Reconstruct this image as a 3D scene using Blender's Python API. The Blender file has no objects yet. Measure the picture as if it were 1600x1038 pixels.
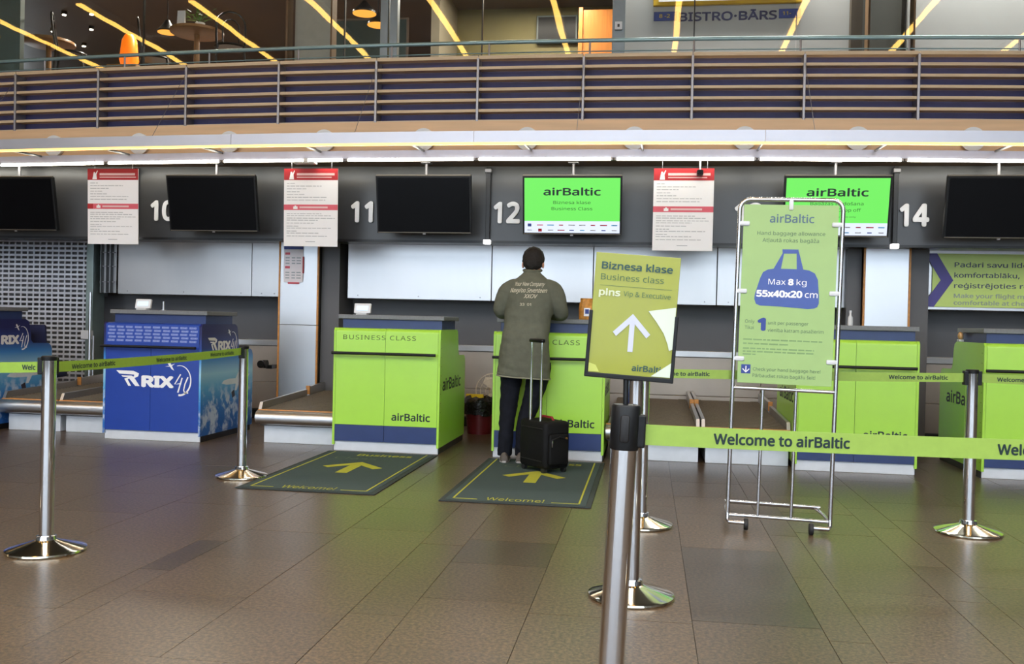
import bpy, bmesh, math, random
from mathutils import Vector, Matrix, noise
from mathutils.bvhtree import BVHTree
random.seed(7)
SC = bpy.context.scene
COL = SC.collection
R = math.radians

# ------------------------------------------------------------------ camera
YAW, PITCH, ROLL, CAM_H = R(8.2), R(-0.62), R(1.3), 1.17
fwd = Vector((-math.sin(YAW)*math.cos(PITCH), math.cos(YAW)*math.cos(PITCH), math.sin(PITCH)))
rgt = Vector((math.cos(YAW), math.sin(YAW), 0)); upv = rgt.cross(fwd)
r2 = rgt*math.cos(ROLL)+upv*math.sin(ROLL); u2 = upv*math.cos(ROLL)-rgt*math.sin(ROLL)
cam = bpy.data.cameras.new('camera'); cam_ob = bpy.data.objects.new('camera', cam); COL.objects.link(cam_ob)
cam.sensor_width = 36; cam.lens = 1474/1600*36; cam.clip_end = 200; cam.clip_start = 0.05
cam_ob.matrix_world = Matrix(((r2.x, u2.x, -fwd.x, 0), (r2.y, u2.y, -fwd.y, 0), (r2.z, u2.z, -fwd.z, CAM_H), (0, 0, 0, 1)))
SC.camera = cam_ob

# ------------------------------------------------------------------ world, exposure
W = bpy.data.worlds.new('sky'); SC.world = W; W.use_nodes = True
bg = W.node_tree.nodes['Background']; bg.inputs[0].default_value = (0.85, 0.93, 1.0, 1); bg.inputs[1].default_value = 5.2
vs = SC.view_settings; vs.view_transform = 'Standard'; vs.look = 'None'; vs.gamma = 1; vs.use_curve_mapping = False
vs.exposure = 0.47
TUBE_E, WARM_E = 17.0, 9.0
SC.cycles.use_denoising = True
SC.cycles.max_bounces = 10; SC.cycles.transparent_max_bounces = 12
SC.cycles.caustics_reflective = False; SC.cycles.caustics_refractive = False
SC.cycles.sample_clamp_indirect = 8

# ------------------------------------------------------------------ materials
def lin(c):
    return tuple(((v/255)/12.92 if v/255 <= .04045 else ((v/255+.055)/1.055)**2.4) for v in c)+(1,)
MATS = {}
def mat(name, rgb, rough=.5, metal=0., var=.06, scale=9., bump=0., bscale=200., coat=0., spec=.5, stretch=None):
    if name in MATS: return MATS[name]
    m = bpy.data.materials.new(name); m.use_nodes = True; nt = m.node_tree; N = nt.nodes; L = nt.links
    b = N['Principled BSDF']; c = lin(rgb)
    b.inputs['Metallic'].default_value = metal; b.inputs['Specular IOR Level'].default_value = spec
    b.inputs['Coat Weight'].default_value = coat; b.inputs['Coat Roughness'].default_value = .08
    tc = N.new('ShaderNodeTexCoord'); mp = N.new('ShaderNodeMapping'); L.new(tc.outputs['Object'], mp.inputs[0])
    if stretch: mp.inputs['Scale'].default_value = stretch
    nz = N.new('ShaderNodeTexNoise'); nz.inputs['Scale'].default_value = scale; nz.inputs['Detail'].default_value = 4
    L.new(mp.outputs[0], nz.inputs['Vector'])
    rp = N.new('ShaderNodeValToRGB'); L.new(nz.outputs['Fac'], rp.inputs[0])
    rp.color_ramp.elements[0].position = .3; rp.color_ramp.elements[1].position = .7
    rp.color_ramp.elements[0].color = tuple(v*(1-var) for v in c[:3])+(1,)
    rp.color_ramp.elements[1].color = tuple(min(1, v*(1+var)) for v in c[:3])+(1,)
    L.new(rp.outputs[0], b.inputs['Base Color'])
    mr = N.new('ShaderNodeMapRange'); mr.inputs['To Min'].default_value = max(.02, rough*.85); mr.inputs['To Max'].default_value = min(1, rough*1.15)
    L.new(nz.outputs['Fac'], mr.inputs['Value']); L.new(mr.outputs[0], b.inputs['Roughness'])
    if bump:
        n2 = N.new('ShaderNodeTexNoise'); n2.inputs['Scale'].default_value = bscale; n2.inputs['Detail'].default_value = 3
        L.new(mp.outputs[0], n2.inputs['Vector'])
        bp = N.new('ShaderNodeBump'); bp.inputs['Strength'].default_value = bump; bp.inputs['Distance'].default_value = .01
        L.new(n2.outputs['Fac'], bp.inputs['Height']); L.new(bp.outputs[0], b.inputs['Normal'])
    MATS[name] = m; return m
def emit(name, rgb, e, base=None):
    if name in MATS: return MATS[name]
    m = mat(name, base or rgb, .35, var=.02); b = m.node_tree.nodes['Principled BSDF']
    b.inputs['Emission Color'].default_value = lin(rgb); b.inputs['Emission Strength'].default_value = e
    return m

GREEN = mat('green_laminate', (174, 228, 76), .3, var=.015)
NAVY = mat('navy_laminate', (44, 62, 112), .35, var=.05)
BLUE = mat('royal_blue_laminate', (30, 66, 160), .3, var=.04, coat=.2)
BLUE2 = mat('pattern_blue', (38, 74, 172), .35, var=.03)
WORK = mat('grey_worktop', (120, 122, 124), .4, var=.08, scale=60)
STEEL = mat('brushed_steel', (198, 198, 200), .36, 1., var=.04, scale=3, stretch=(1, 1, .15))
STEEL_L = mat('satin_steel', (214, 217, 222), .42, 1., var=.03, scale=2)
PLINTH = mat('plinth_aluminium', (224, 227, 232), .4, .25, var=.04)
CHROME = mat('chrome', (222, 224, 228), .07, 1., var=.01)
CHROME_B = mat('polished_base', (226, 218, 200), .12, 1., var=.02)
BLACK = mat('black_plastic', (18, 19, 21), .4, spec=.3)
BLACKR = mat('black_rubber', (26, 26, 28), .6)
DARKTXT = mat('dark_green_ink', (8, 36, 38), .5, var=.0)
NAVYTXT = mat('blue_ink', (52, 72, 150), .5, var=.0)
GREYTXT = mat('grey_green_ink', (88, 116, 88), .5, var=.0)
GREYTXT2 = mat('pale_ink', (132, 166, 108), .5, var=.0)
GREYINK = mat('grey_ink', (180, 182, 187), .6, var=.0)
WHITE = mat('white_print', (250, 250, 252), .5, var=.01)
WHITEP = mat('white_plastic', (225, 227, 230), .35, var=.02)
CREAM = mat('cream_thread', (206, 200, 178), .8, var=.05)
RED = mat('red_print', (180, 28, 36), .5, var=.02)
PINK = mat('rose_print', (222, 92, 108), .5, var=.02)
SLAT = mat('oak_slat', (212, 190, 158), .5, var=.12, scale=14, stretch=(.15, 1, 6))
WOOD = mat('birch_fascia', (226, 190, 150), .5, var=.08, scale=6, stretch=(.2, 1, 3))
EDGEW = mat('wood_edging', (206, 142, 74), .45, var=.15, scale=30)
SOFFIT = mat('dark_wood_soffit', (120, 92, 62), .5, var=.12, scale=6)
BACKNAVY = mat('night_blue_panel', (86, 86, 132), .5, var=.1)
DIVIDER = mat('grey_upright', (150, 148, 152), .4, .6)
FASCIA = mat('charcoal_panel', (64, 65, 68), .3, var=.08, scale=2)
FASCIA_D = mat('charcoal_edge', (22, 23, 26), .4)
BEAM = mat('pale_lilac_metal', (190, 194, 216), .4, .35, var=.04)
RIBBON = mat('mill_aluminium', (196, 199, 210), .5, 1., var=.06, scale=2)
RAILM = mat('teal_grey_rail', (150, 178, 180), .3, .3)
WALLD = mat('dark_grey_wall', (98, 97, 99), .5, var=.06, scale=2)
WALLL = mat('warm_grey_metal', (176, 166, 156), .4, .5, var=.08, scale=2)
HALLW = mat('hall_wall', (76, 72, 68), .7)
HALLC = mat('hall_ceiling', (92, 93, 96), .7)
BELT = mat('olive_belt', (142, 176, 58), .5, var=.05, scale=40)
BELT2 = mat('front_belt', (146, 176, 74), .5, var=.05, scale=40)
RUBBER = mat('conveyor_rubber', (108, 95, 76), .55, var=.25, scale=70, bump=.5, bscale=120)
SIGNG = mat('pale_green_board', (164, 196, 124), .4, var=.02)
SIGNY = mat('olive_yellow_paper', (148, 152, 42), .35, var=.03, coat=.3)
SCREEN_OFF = mat('dark_screen', (8, 9, 13), .3, var=.02, spec=.12)
MATG = mat('mat_pile', (66, 82, 82), .9, var=.18, scale=160, bump=.6, bscale=400)
MATE = mat('mat_border', (46, 54, 54), .8, var=.1)
MATY = mat('mat_yellow', (178, 178, 54), .9, var=.14, scale=120)
MATF = mat('mat_faded', (92, 104, 88), .9, var=.1)
JACKET = mat('olive_jacket_cloth', (96, 98, 84), .85, var=.12, scale=22, bump=.35, bscale=26)
HEM = mat('pale_jacket_hem', (150, 148, 128), .9)
JEANS = mat('black_denim', (22, 24, 32), .9, spec=.2, var=.3, scale=14, bump=.4, bscale=30)
SKIN = mat('skin', (205, 152, 124), .55, var=.05)
HAIR = mat('dark_brown_hair', (22, 17, 15), .75, var=.4, scale=60, bump=.6, bscale=140)
SHOE = mat('taupe_suede', (96, 88, 82), .8, var=.1)
CASE = mat('black_nylon', (13, 13, 15), .65, spec=.25, var=.2, scale=120, bump=.25, bscale=500)
ORANGE = mat('orange_paper', (206, 142, 58), .6, var=.3, scale=30)
DKRED = mat('dark_red_plastic', (98, 24, 30), .4)
FILM = mat('black_film', (24, 23, 22), .25, var=.2, scale=30, bump=.9, bscale=40)
BEIGEP = mat('ivory_plastic', (226, 214, 194), .45)
YELLOW = mat('signal_yellow', (236, 206, 28), .5)
NAVYF = mat('navy_upholstery', (34, 42, 82), .85)
BISTROW = mat('bistro_grey_board', (196, 197, 196), .6, var=.03, scale=1)
BISTROD = mat('bistro_dark_board', (92, 92, 86), .6, var=.05, scale=1)
OLIVEW = mat('bistro_olive_wall', (112, 104, 66), .7, var=.08, scale=2)
BROWND = mat('bistro_brown', (98, 82, 70), .7, var=.1)
CEILD = mat('bistro_ceiling', (92, 80, 72), .6, var=.15, scale=1)
TABLEW = mat('table_wood', (168, 124, 78), .4, var=.12, scale=20)
DOORW = mat('orange_veneer', (210, 132, 62), .4, var=.1, scale=8, stretch=(6, 1, .5))
BENT = mat('black_bentwood', (20, 18, 18), .3)
TEALD = mat('dark_teal_panel', (40, 56, 54), .4)
LEAF = mat('leaf_green', (84, 132, 62), .6, var=.3, scale=60)
POSTER = mat('leaflet_paper', (250, 240, 243), .6, var=.02)
BULB = mat('tube_off', (235, 235, 235), .3)
FLUO = emit('fluorescent_white', (255, 250, 232), TUBE_E)
WARM = emit('warm_tube', (255, 196, 92), WARM_E)
AMBER = emit('amber_line', (255, 200, 96), 2.2)
SPOT = emit('spot_bulb', (255, 240, 214), 14)
PEND = emit('pendant_glow', (255, 176, 70), .9)
LANT = emit('lantern_glow', (255, 120, 20), .7)
SCR_G = emit('screen_green', (112, 236, 92), .76, (10, 30, 10))
SCR_W = emit('screen_white', (214, 222, 246), .9, (20, 20, 20))
SCR_TXT = mat('screen_ink', (3, 24, 26), .4, var=0)
SCR_TXT2 = mat('screen_ink_soft', (10, 58, 20), .4, var=0)
LED = emit('led_white', (255, 255, 255), 2.0)
LCD = emit('lcd_pale_blue', (176, 214, 240), .8)

def floor_mat(name, k):
    m = bpy.data.materials.new(name); m.use_nodes = True; nt = m.node_tree; N = nt.nodes; L = nt.links
    b = N['Principled BSDF']; tc = N.new('ShaderNodeTexCoord'); oi = N.new('ShaderNodeObjectInfo')
    nz = N.new('ShaderNodeTexNoise'); nz.inputs['Scale'].default_value = 62; nz.inputs['Detail'].default_value = 8; nz.inputs['Roughness'].default_value = .7
    L.new(tc.outputs['Object'], nz.inputs['Vector'])
    vo = N.new('ShaderNodeTexVoronoi'); vo.inputs['Scale'].default_value = 19; L.new(tc.outputs['Object'], vo.inputs['Vector'])
    rp = N.new('ShaderNodeValToRGB'); L.new(nz.outputs['Fac'], rp.inputs[0]); e = rp.color_ramp.elements
    e[0].position = .4; e[0].color = tuple(v*k for v in lin((51, 40, 29))[:3])+(1,)
    e[1].position = .62; e[1].color = tuple(v*k for v in lin((116, 93, 67))[:3])+(1,)
    cr = N.new('ShaderNodeValToRGB'); L.new(vo.outputs['Distance'], cr.inputs[0])
    cr.color_ramp.elements[0].position = .0; cr.color_ramp.elements[0].color = (1, 1, 1, 1)
    cr.color_ramp.elements[1].position = .09; cr.color_ramp.elements[1].color = (0, 0, 0, 1)
    mx = N.new('ShaderNodeMix'); mx.data_type = 'RGBA'; L.new(cr.outputs[0], mx.inputs[0])
    L.new(rp.outputs[0], mx.inputs[6]); mx.inputs[7].default_value = tuple(v*k for v in lin((168, 138, 102))[:3])+(1,)
    n3 = N.new('ShaderNodeTexNoise'); n3.inputs['Scale'].default_value = .8; n3.inputs['Detail'].default_value = 3
    L.new(tc.outputs['Object'], n3.inputs['Vector'])
    ma = N.new('ShaderNodeMath'); ma.operation = 'MULTIPLY_ADD'; L.new(oi.outputs['Random'], ma.inputs[0]); ma.inputs[1].default_value = .20; ma.inputs[2].default_value = .88
    hs = N.new('ShaderNodeHueSaturation'); L.new(mx.outputs[2], hs.inputs['Color']); L.new(ma.outputs[0], hs.inputs['Value'])
    L.new(hs.outputs[0], b.inputs['Base Color'])
    mr = N.new('ShaderNodeMapRange'); mr.inputs['To Min'].default_value = .285; mr.inputs['To Max'].default_value = .34
    L.new(n3.outputs['Fac'], mr.inputs['Value']); L.new(mr.outputs[0], b.inputs['Roughness'])
    b.inputs['Specular IOR Level'].default_value = .62
    return m
FLOOR, FLOOR_D = floor_mat('terrazzo', 1.), floor_mat('terrazzo_replaced', .62)

def sky_print():
    m = bpy.data.materials.new('sky_print'); m.use_nodes = True; nt = m.node_tree; N = nt.nodes; L = nt.links
    b = N['Principled BSDF']; b.inputs['Roughness'].default_value = .35
    tc = N.new('ShaderNodeTexCoord'); sp = N.new('ShaderNodeSeparateXYZ'); L.new(tc.outputs['Object'], sp.inputs[0])
    rp = N.new('ShaderNodeValToRGB'); L.new(sp.outputs['Z'], rp.inputs[0]); cr = rp.color_ramp
    pts = [(.0, (40, 92, 168)), (.32, (50, 122, 200)), (.5, (96, 176, 224)), (.62, (160, 212, 236)), (.76, (56, 136, 212)), (.86, (40, 66, 146)), (1., (32, 34, 94))]
    cr.elements[0].position = 0; cr.elements[0].color = lin(pts[0][1]); cr.elements[1].position = 1; cr.elements[1].color = lin(pts[-1][1])
    for p, c in pts[1:-1]: e = cr.elements.new(p); e.color = lin(c)
    nz = N.new('ShaderNodeTexNoise'); nz.inputs['Scale'].default_value = 11; nz.inputs['Detail'].default_value = 6; L.new(tc.outputs['Object'], nz.inputs['Vector'])
    c2 = N.new('ShaderNodeValToRGB'); L.new(nz.outputs['Fac'], c2.inputs[0]); c2.color_ramp.elements[0].position = .47; c2.color_ramp.elements[1].position = .60
    z2 = N.new('ShaderNodeMapRange'); L.new(sp.outputs['Z'], z2.inputs['Value']); z2.inputs['From Min'].default_value = .38; z2.inputs['From Max'].default_value = .55
    z2.inputs['To Min'].default_value = .85; z2.inputs['To Max'].default_value = 0
    mu = N.new('ShaderNodeMath'); mu.operation = 'MULTIPLY'; L.new(c2.outputs[0], mu.inputs[0]); L.new(z2.outputs[0], mu.inputs[1])
    mx = N.new('ShaderNodeMix'); mx.data_type = 'RGBA'; L.new(mu.outputs[0], mx.inputs[0]); L.new(rp.outputs[0], mx.inputs[6]); mx.inputs[7].default_value = lin((214, 226, 240))
    L.new(mx.outputs[2], b.inputs['Base Color']); return m
SKYP = sky_print()

def glass_mat():
    m = bpy.data.materials.new('clear_glass'); m.use_nodes = True; nt = m.node_tree; N = nt.nodes; L = nt.links
    N.remove(N['Principled BSDF']); out = N['Material Output']
    tr = N.new('ShaderNodeBsdfTransparent'); tr.inputs[0].default_value = (.95, .965, .955, 1)
    gl = N.new('ShaderNodeBsdfGlossy'); gl.inputs['Roughness'].default_value = .015
    fw = N.new('ShaderNodeLayerWeight'); pw = N.new('ShaderNodeMath'); pw.operation = 'POWER'; pw.inputs[1].default_value = 5; L.new(fw.outputs['Facing'], pw.inputs[0])
    lw = N.new('ShaderNodeMath'); lw.operation = 'MULTIPLY_ADD'; lw.inputs[1].default_value = .92; lw.inputs[2].default_value = .07; L.new(pw.outputs[0], lw.inputs[0])
    nz = N.new('ShaderNodeTexNoise'); nz.inputs['Scale'].default_value = 1.1; tc = N.new('ShaderNodeTexCoord'); L.new(tc.outputs['Object'], nz.inputs['Vector'])
    bp = N.new('ShaderNodeBump'); bp.inputs['Strength'].default_value = .04; bp.inputs['Distance'].default_value = .05; L.new(nz.outputs['Fac'], bp.inputs['Height'])
    L.new(bp.outputs[0], gl.inputs['Normal'])
    mx = N.new('ShaderNodeMixShader'); L.new(lw.outputs[0], mx.inputs[0]); L.new(tr.outputs[0], mx.inputs[1]); L.new(gl.outputs[0], mx.inputs[2])
    L.new(mx.outputs[0], out.inputs[0]); return m
GLASS = glass_mat()
def tint_mat():
    m = bpy.data.materials.new('tinted_glass'); m.use_nodes = True; nt = m.node_tree; N = nt.nodes
    N.remove(N['Principled BSDF']); tr = N.new('ShaderNodeBsdfTransparent'); tr.inputs[0].default_value = (.74, .77, .80, 1)
    gl = N.new('ShaderNodeBsdfGlossy'); gl.inputs['Roughness'].default_value = .05; mx = N.new('ShaderNodeMixShader'); mx.inputs[0].default_value = .06
    nt.links.new(tr.outputs[0], mx.inputs[1]); nt.links.new(gl.outputs[0], mx.inputs[2]); nt.links.new(mx.outputs[0], N['Material Output'].inputs[0]); return m
TINT = tint_mat()

# ------------------------------------------------------------------ geometry helpers
class MB:
    def __init__(s): s.bm = bmesh.new()
    def box(s, x0, x1, y0, y1, z0, z1, bev=0., M=None, seg=2):
        r = bmesh.ops.create_cube(s.bm, size=1); v = r['verts']
        bmesh.ops.scale(s.bm, vec=(abs(x1-x0), abs(y1-y0), abs(z1-z0)), verts=v)
        bmesh.ops.translate(s.bm, vec=((x0+x1)/2, (y0+y1)/2, (z0+z1)/2), verts=v)
        if bev:
            ed = list({e for q in v for e in q.link_edges})
            o = bmesh.ops.bevel(s.bm, geom=ed, offset=bev, segments=seg, affect='EDGES', profile=.5)
            v = list({q for f in o['faces'] for q in f.verts} | {q for q in v if q.is_valid})
        if M is not None: bmesh.ops.transform(s.bm, matrix=M, verts=v)
        return s
    def rings(s, rings, cap=True):
        prev = None; first = None
        for rg in rings:
            vs_ = [s.bm.verts.new(p) for p in rg]
            if prev:
                n = len(vs_)
                for i in range(n):
                    s.bm.faces.new((prev[i], prev[(i+1) % n], vs_[(i+1) % n], vs_[i]))
            else: first = vs_
            prev = vs_
        if cap: s.bm.faces.new(list(reversed(first))); s.bm.faces.new(prev)
        return s
    def tube(s, pts, r, n=10, cap=True):
        pts = [Vector(p) for p in pts]; rr = r if isinstance(r, (list, tuple)) else [r]*len(pts)
        rg = []; t0 = (pts[1]-pts[0]).normalized(); a = Vector((0, 0, 1)) if abs(t0.z) < .9 else Vector((1, 0, 0))
        u = t0.cross(a).normalized()
        for i, p in enumerate(pts):
            t = (pts[min(i+1, len(pts)-1)]-pts[max(i-1, 0)]).normalized()
            u = (u-t*u.dot(t)).normalized(); w = t.cross(u)
            rg.append([p+(u*math.cos(2*math.pi*k/n)+w*math.sin(2*math.pi*k/n))*rr[i] for k in range(n)])
        return s.rings(rg, cap)
    def lathe(s, prof, n=32, c=(0, 0, 0), M=None):
        st = len(s.bm.verts)
        rg = [[Vector((c[0]+max(r, .0004)*math.cos(2*math.pi*k/n), c[1]+max(r, .0004)*math.sin(2*math.pi*k/n), c[2]+z)) for k in range(n)] for r, z in prof]
        if M is not None: rg = [[M @ p for p in q] for q in rg]
        return s.rings(rg)
    def ell(s, c, r, n=16, M=None):
        c = Vector(c); rg = []
        for i in range(n+1):
            a = math.pi*(i+.02)/(n+.04)-math.pi/2
            q = [Vector((r[0]*math.cos(a)*math.cos(2*math.pi*k/n), r[1]*math.cos(a)*math.sin(2*math.pi*k/n), r[2]*math.sin(a))) for k in range(n)]
            rg.append([c+(M @ p if M is not None else p) for p in q])
        return s.rings(rg)
    def prism(s, poly, d0, d1, ax='x'):
        # poly in the two remaining axes: x -> (y,z), y -> (x,z), z -> (x,y)
        f = {'x': lambda d, p: (d, p[0], p[1]), 'y': lambda d, p: (p[0], d, p[1]), 'z': lambda d, p: (p[0], p[1], d)}[ax]
        a = [s.bm.verts.new(f(d0, p)) for p in poly]; b = [s.bm.verts.new(f(d1, p)) for p in poly]; n = len(poly)
        s.bm.faces.new(a); s.bm.faces.new(list(reversed(b)))
        for i in range(n): s.bm.faces.new((a[i], b[i], b[(i+1) % n], a[(i+1) % n]))
        return s
    def hexa(s, lo, hi):
        a = [s.bm.verts.new(p) for p in lo]; b = [s.bm.verts.new(p) for p in hi]
        s.bm.faces.new(list(reversed(a))); s.bm.faces.new(b)
        for i in range(4): s.bm.faces.new((a[i], a[(i+1) % 4], b[(i+1) % 4], b[i]))
        return s
    def arc(s, xa, xb, y0, y1, z0, z1):
        q = [(xa, arcY(xa, y0)), (xb, arcY(xb, y0)), (xb, arcY(xb, y1)), (xa, arcY(xa, y1))]
        return s.hexa([p+(z0,) for p in q], [p+(z1,) for p in q])
    def arcs(s, xa, xb, n, y0, y1, z0, z1):
        xs = [xa+(xb-xa)*k/n for k in range(n+1)]
        return s.rings([[Vector((x, arcY(x, y0), z0)), Vector((x, arcY(x, y1), z0)), Vector((x, arcY(x, y1), z1)), Vector((x, arcY(x, y0), z1))] for x in xs])
    def build(s, name, m, parent=None, smooth=False, label=None, kind=None, M=None, loc=None):
        bmesh.ops.recalc_face_normals(s.bm, faces=s.bm.faces)
        if M is not None: bmesh.ops.transform(s.bm, matrix=M, verts=s.bm.verts)
        me = bpy.data.meshes.new(name); s.bm.to_mesh(me); s.bm.free()
        me.materials.append(m)
        if smooth:
            me.polygons.foreach_set('use_smooth', [True]*len(me.polygons))
            try: me.set_sharp_from_angle(angle=R(38))
            except Exception: pass
        o = bpy.data.objects.new(name, me); COL.objects.link(o); o.parent = parent
        if loc: o.location = loc
        if label: o['label'] = label
        if kind: o['kind'] = kind
        return o
def arcY(x, y): return y+.0088*(x+1.0)**2
def thing(name, label, cat, loc=(0, 0, 0), rot=(0, 0, 0), group=None):
    o = bpy.data.objects.new(name, None); COL.objects.link(o); o.location = loc; o.rotation_euler = rot
    o.empty_display_size = .05; o['label'] = label; o['category'] = cat
    if group: o['group'] = group
    return o
def tag(o, label, cat, group=None):
    o['label'] = label; o['category'] = cat
    if group: o['group'] = group
    return o
def struct(o): o['kind'] = 'structure'; return o
def copy_tree(o, parent=None):
    c = o.copy(); COL.objects.link(c)
    if parent: c.parent = parent
    for ch in list(o.children): copy_tree(ch, c)
    return c

FRONT = Matrix(((1, 0, 0), (0, 0, -1), (0, 1, 0))).to_4x4()       # reads along +x, faces -y
RIGHT = Matrix(((0, 0, 1), (1, 0, 0), (0, 1, 0))).to_4x4()        # reads along +y, faces +x
LEFT = Matrix(((0, 0, -1), (-1, 0, 0), (0, 1, 0))).to_4x4()       # reads along -y, faces -x
FLAT = Matrix.Identity(4)                                         # lies on the floor
CAP = .714
try: FONT = bpy.data.fonts.load(bpy.utils.resource_path('LOCAL')+'/datafiles/fonts/NotoSansHebrew-Regular.woff2')   # the sans lettering that ships with Blender
except Exception: FONT = None
def text_mesh(body, bold=0., shear=0., ext=0., spacing=1., line=1.):
    cu = bpy.data.curves.new('lettering', 'FONT'); cu.body = body; cu.size = 1; cu.shear = shear
    cu.extrude = ext; cu.resolution_u = 3; cu.space_character = spacing; cu.space_line = line
    if FONT: cu.font = FONT
    ob = bpy.data.objects.new('lettering', cu); COL.objects.link(ob)
    dg = bpy.context.evaluated_depsgraph_get(); ev = ob.evaluated_get(dg)
    me = bpy.data.meshes.new_from_object(ev); bpy.data.objects.remove(ob); bpy.data.curves.remove(cu)
    if bold > .004:                                              # heavier weight: the same outlines a little apart
        b = bmesh.new(); nb = 8 if bold > .012 else 4
        for k in range(nb):
            n0 = len(b.verts); b.from_mesh(me); b.verts.ensure_lookup_table()
            bmesh.ops.translate(b, vec=(bold*math.cos(2*math.pi*k/nb), bold*math.sin(2*math.pi*k/nb), .00002*k), verts=b.verts[n0:])
        b.to_mesh(me); b.free()
    return me
def text(body, m, parent, at, width, cap, basis=FRONT, name='lettering', bold=0., shear=0., lift=.0015, align='l', M=None, label=None, spacing=1., line=1., th=0.):
    """lettering: baseline starts at 'at' (local), scaled to the given width and capital height"""
    me = text_mesh(body, bold, shear, 0, spacing, line)
    xs = [v.co.x for v in me.vertices]; x0, x1 = min(xs), max(xs)
    sx = width/(x1-x0); sy = cap/CAP
    off = {'l': 0, 'c': -width/2, 'r': -width}[align]
    T = Matrix.Translation(Vector(at)) @ basis @ Matrix.Translation((off, 0, lift)) @ Matrix.Diagonal((sx, sy, 1, 1)) @ Matrix.Translation((-x0, 0, 0))
    if M is not None: T = M @ T
    if th:
        bm = bmesh.new(); bm.from_mesh(me)
        bmesh.ops.solidify(bm, geom=bm.faces[:], thickness=th); bm.to_mesh(me); bm.free()
    me.transform(T); me.materials.clear(); me.materials.append(m)
    o = bpy.data.objects.new(name, me); COL.objects.link(o); o.parent = parent
    if label: o['label'] = label
    return o
def shape(poly, m, parent, basis=FRONT, at=(0, 0, 0), lift=.0015, th=.0008, name='mark', M=None, label=None):
    mb = MB(); mb.prism(poly, lift-th, lift, 'z'); T = Matrix.Translation(Vector(at)) @ basis
    if M is not None: T = M @ T
    return mb.build(name, m, parent, M=T, label=label)
def rrect(x0, y0, x1, y1, r, n=5):
    p = []
    for cx, cy, a in ((x1-r, y0+r, -90), (x1-r, y1-r, 0), (x0+r, y1-r, 90), (x0+r, y0+r, 180)):
        for k in range(n+1): t = R(a+90*k/n); p.append((cx+r*math.cos(t), cy+r*math.sin(t)))
    return p
def stroke(pts, w):
    """a constant or tapering ribbon polygon along a 2-D path"""
    a, b = [], []
    for i, p in enumerate(pts):
        q0 = Vector(pts[max(i-1, 0)]); q1 = Vector(pts[min(i+1, len(pts)-1)]); t = (q1-q0).normalized(); n = Vector((-t.y, t.x))
        ww = w[i] if isinstance(w, (list, tuple)) else w
        a.append(tuple(Vector(p)+n*ww/2)); b.append(tuple(Vector(p)-n*ww/2))
    return a+b[::-1]

# ================================================================== SETTING
X0, X1, YB = -9.0, 6.4, 10.3
# floor of tiles: a slab, single tiles where the picture shows them, the rest joined
floor = struct(MB().box(-14, 12, -13.0, 10.6, -.12, -.006).build('floor', FASCIA_D))
edges = [-4.7, -4.1, -3.5, -2.9, -2.28, -2.13, -1.62, -1.15, -.92, -.45, .2, .7, .86, 1.31, 1.5, 2.1, 2.7, 3.3]
fixed = {8: (4.47, 4.96), 10: (3.8, 5.06), 4: (4.03, 4.61)}
GAP = .0011
def tile(name, xa, xb, ya, yb, m, z=0.):
    b = MB(); cx, cy = (xa+xb)/2, (ya+yb)/2; hx, hy = (xb-xa)/2-GAP, (yb-ya)/2-GAP; c = .0005
    lo = [(-hx, -hy, -.01), (hx, -hy, -.01), (hx, hy, -.01), (-hx, hy, -.01)]
    b.hexa(lo, [(p[0], p[1], -c) for p in lo]); top = [(p[0]-math.copysign(c, p[0]), p[1]-math.copysign(c, p[1]), 0) for p in lo]
    b.hexa([(p[0], p[1], -c) for p in lo], top)
    return b.build(name, m, floor, loc=(cx, cy, z))
for i in range(len(edges)-1):
    xa, xb = edges[i], edges[i+1]
    ys = [3.0]
    if i in fixed:
        lo_, hi_ = fixed[i]
        y = lo_; below = []
        while y > 3.1: below.append(y); y -= random.choice((.6, .6, 1.2))
        ys = [3.0]+sorted(below)+[hi_]
    else: ys.append(3.0+random.uniform(.25, .9))
    while ys[-1] < 7.6: ys.append(ys[-1]+random.choice((.6, .6, .9, 1.2)))
    ys[-1] = 8.2
    for a, b_ in zip(ys, ys[1:]):
        if b_-a < .02: continue
        dark = i in fixed and abs(a-fixed[i][0]) < .01
        tile('tile', xa, xb, a, b_, FLOOR_D if dark else FLOOR, random.uniform(-.0004, .0004))
rest = MB()
def rest_tiles(x0, x1, y0, y1):
    nx = max(1, round((x1-x0)/.6)); ny = max(1, round((y1-y0)/.6))
    for i in range(nx):
        for j in range(ny):
            rest.box(x0+(x1-x0)*i/nx+GAP, x0+(x1-x0)*(i+1)/nx-GAP, y0+(y1-y0)*j/ny+GAP, y0+(y1-y0)*(j+1)/ny-GAP, -.01, 0)
rest_tiles(-14, -4.7, 3, 8.2); rest_tiles(3.3, 12, 3, 8.2); rest_tiles(-14, 12, 8.2, 10.6); rest_tiles(-14, 12, -13, 3)
rest.build('tile_field', FLOOR, floor, kind='stuff')

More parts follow.
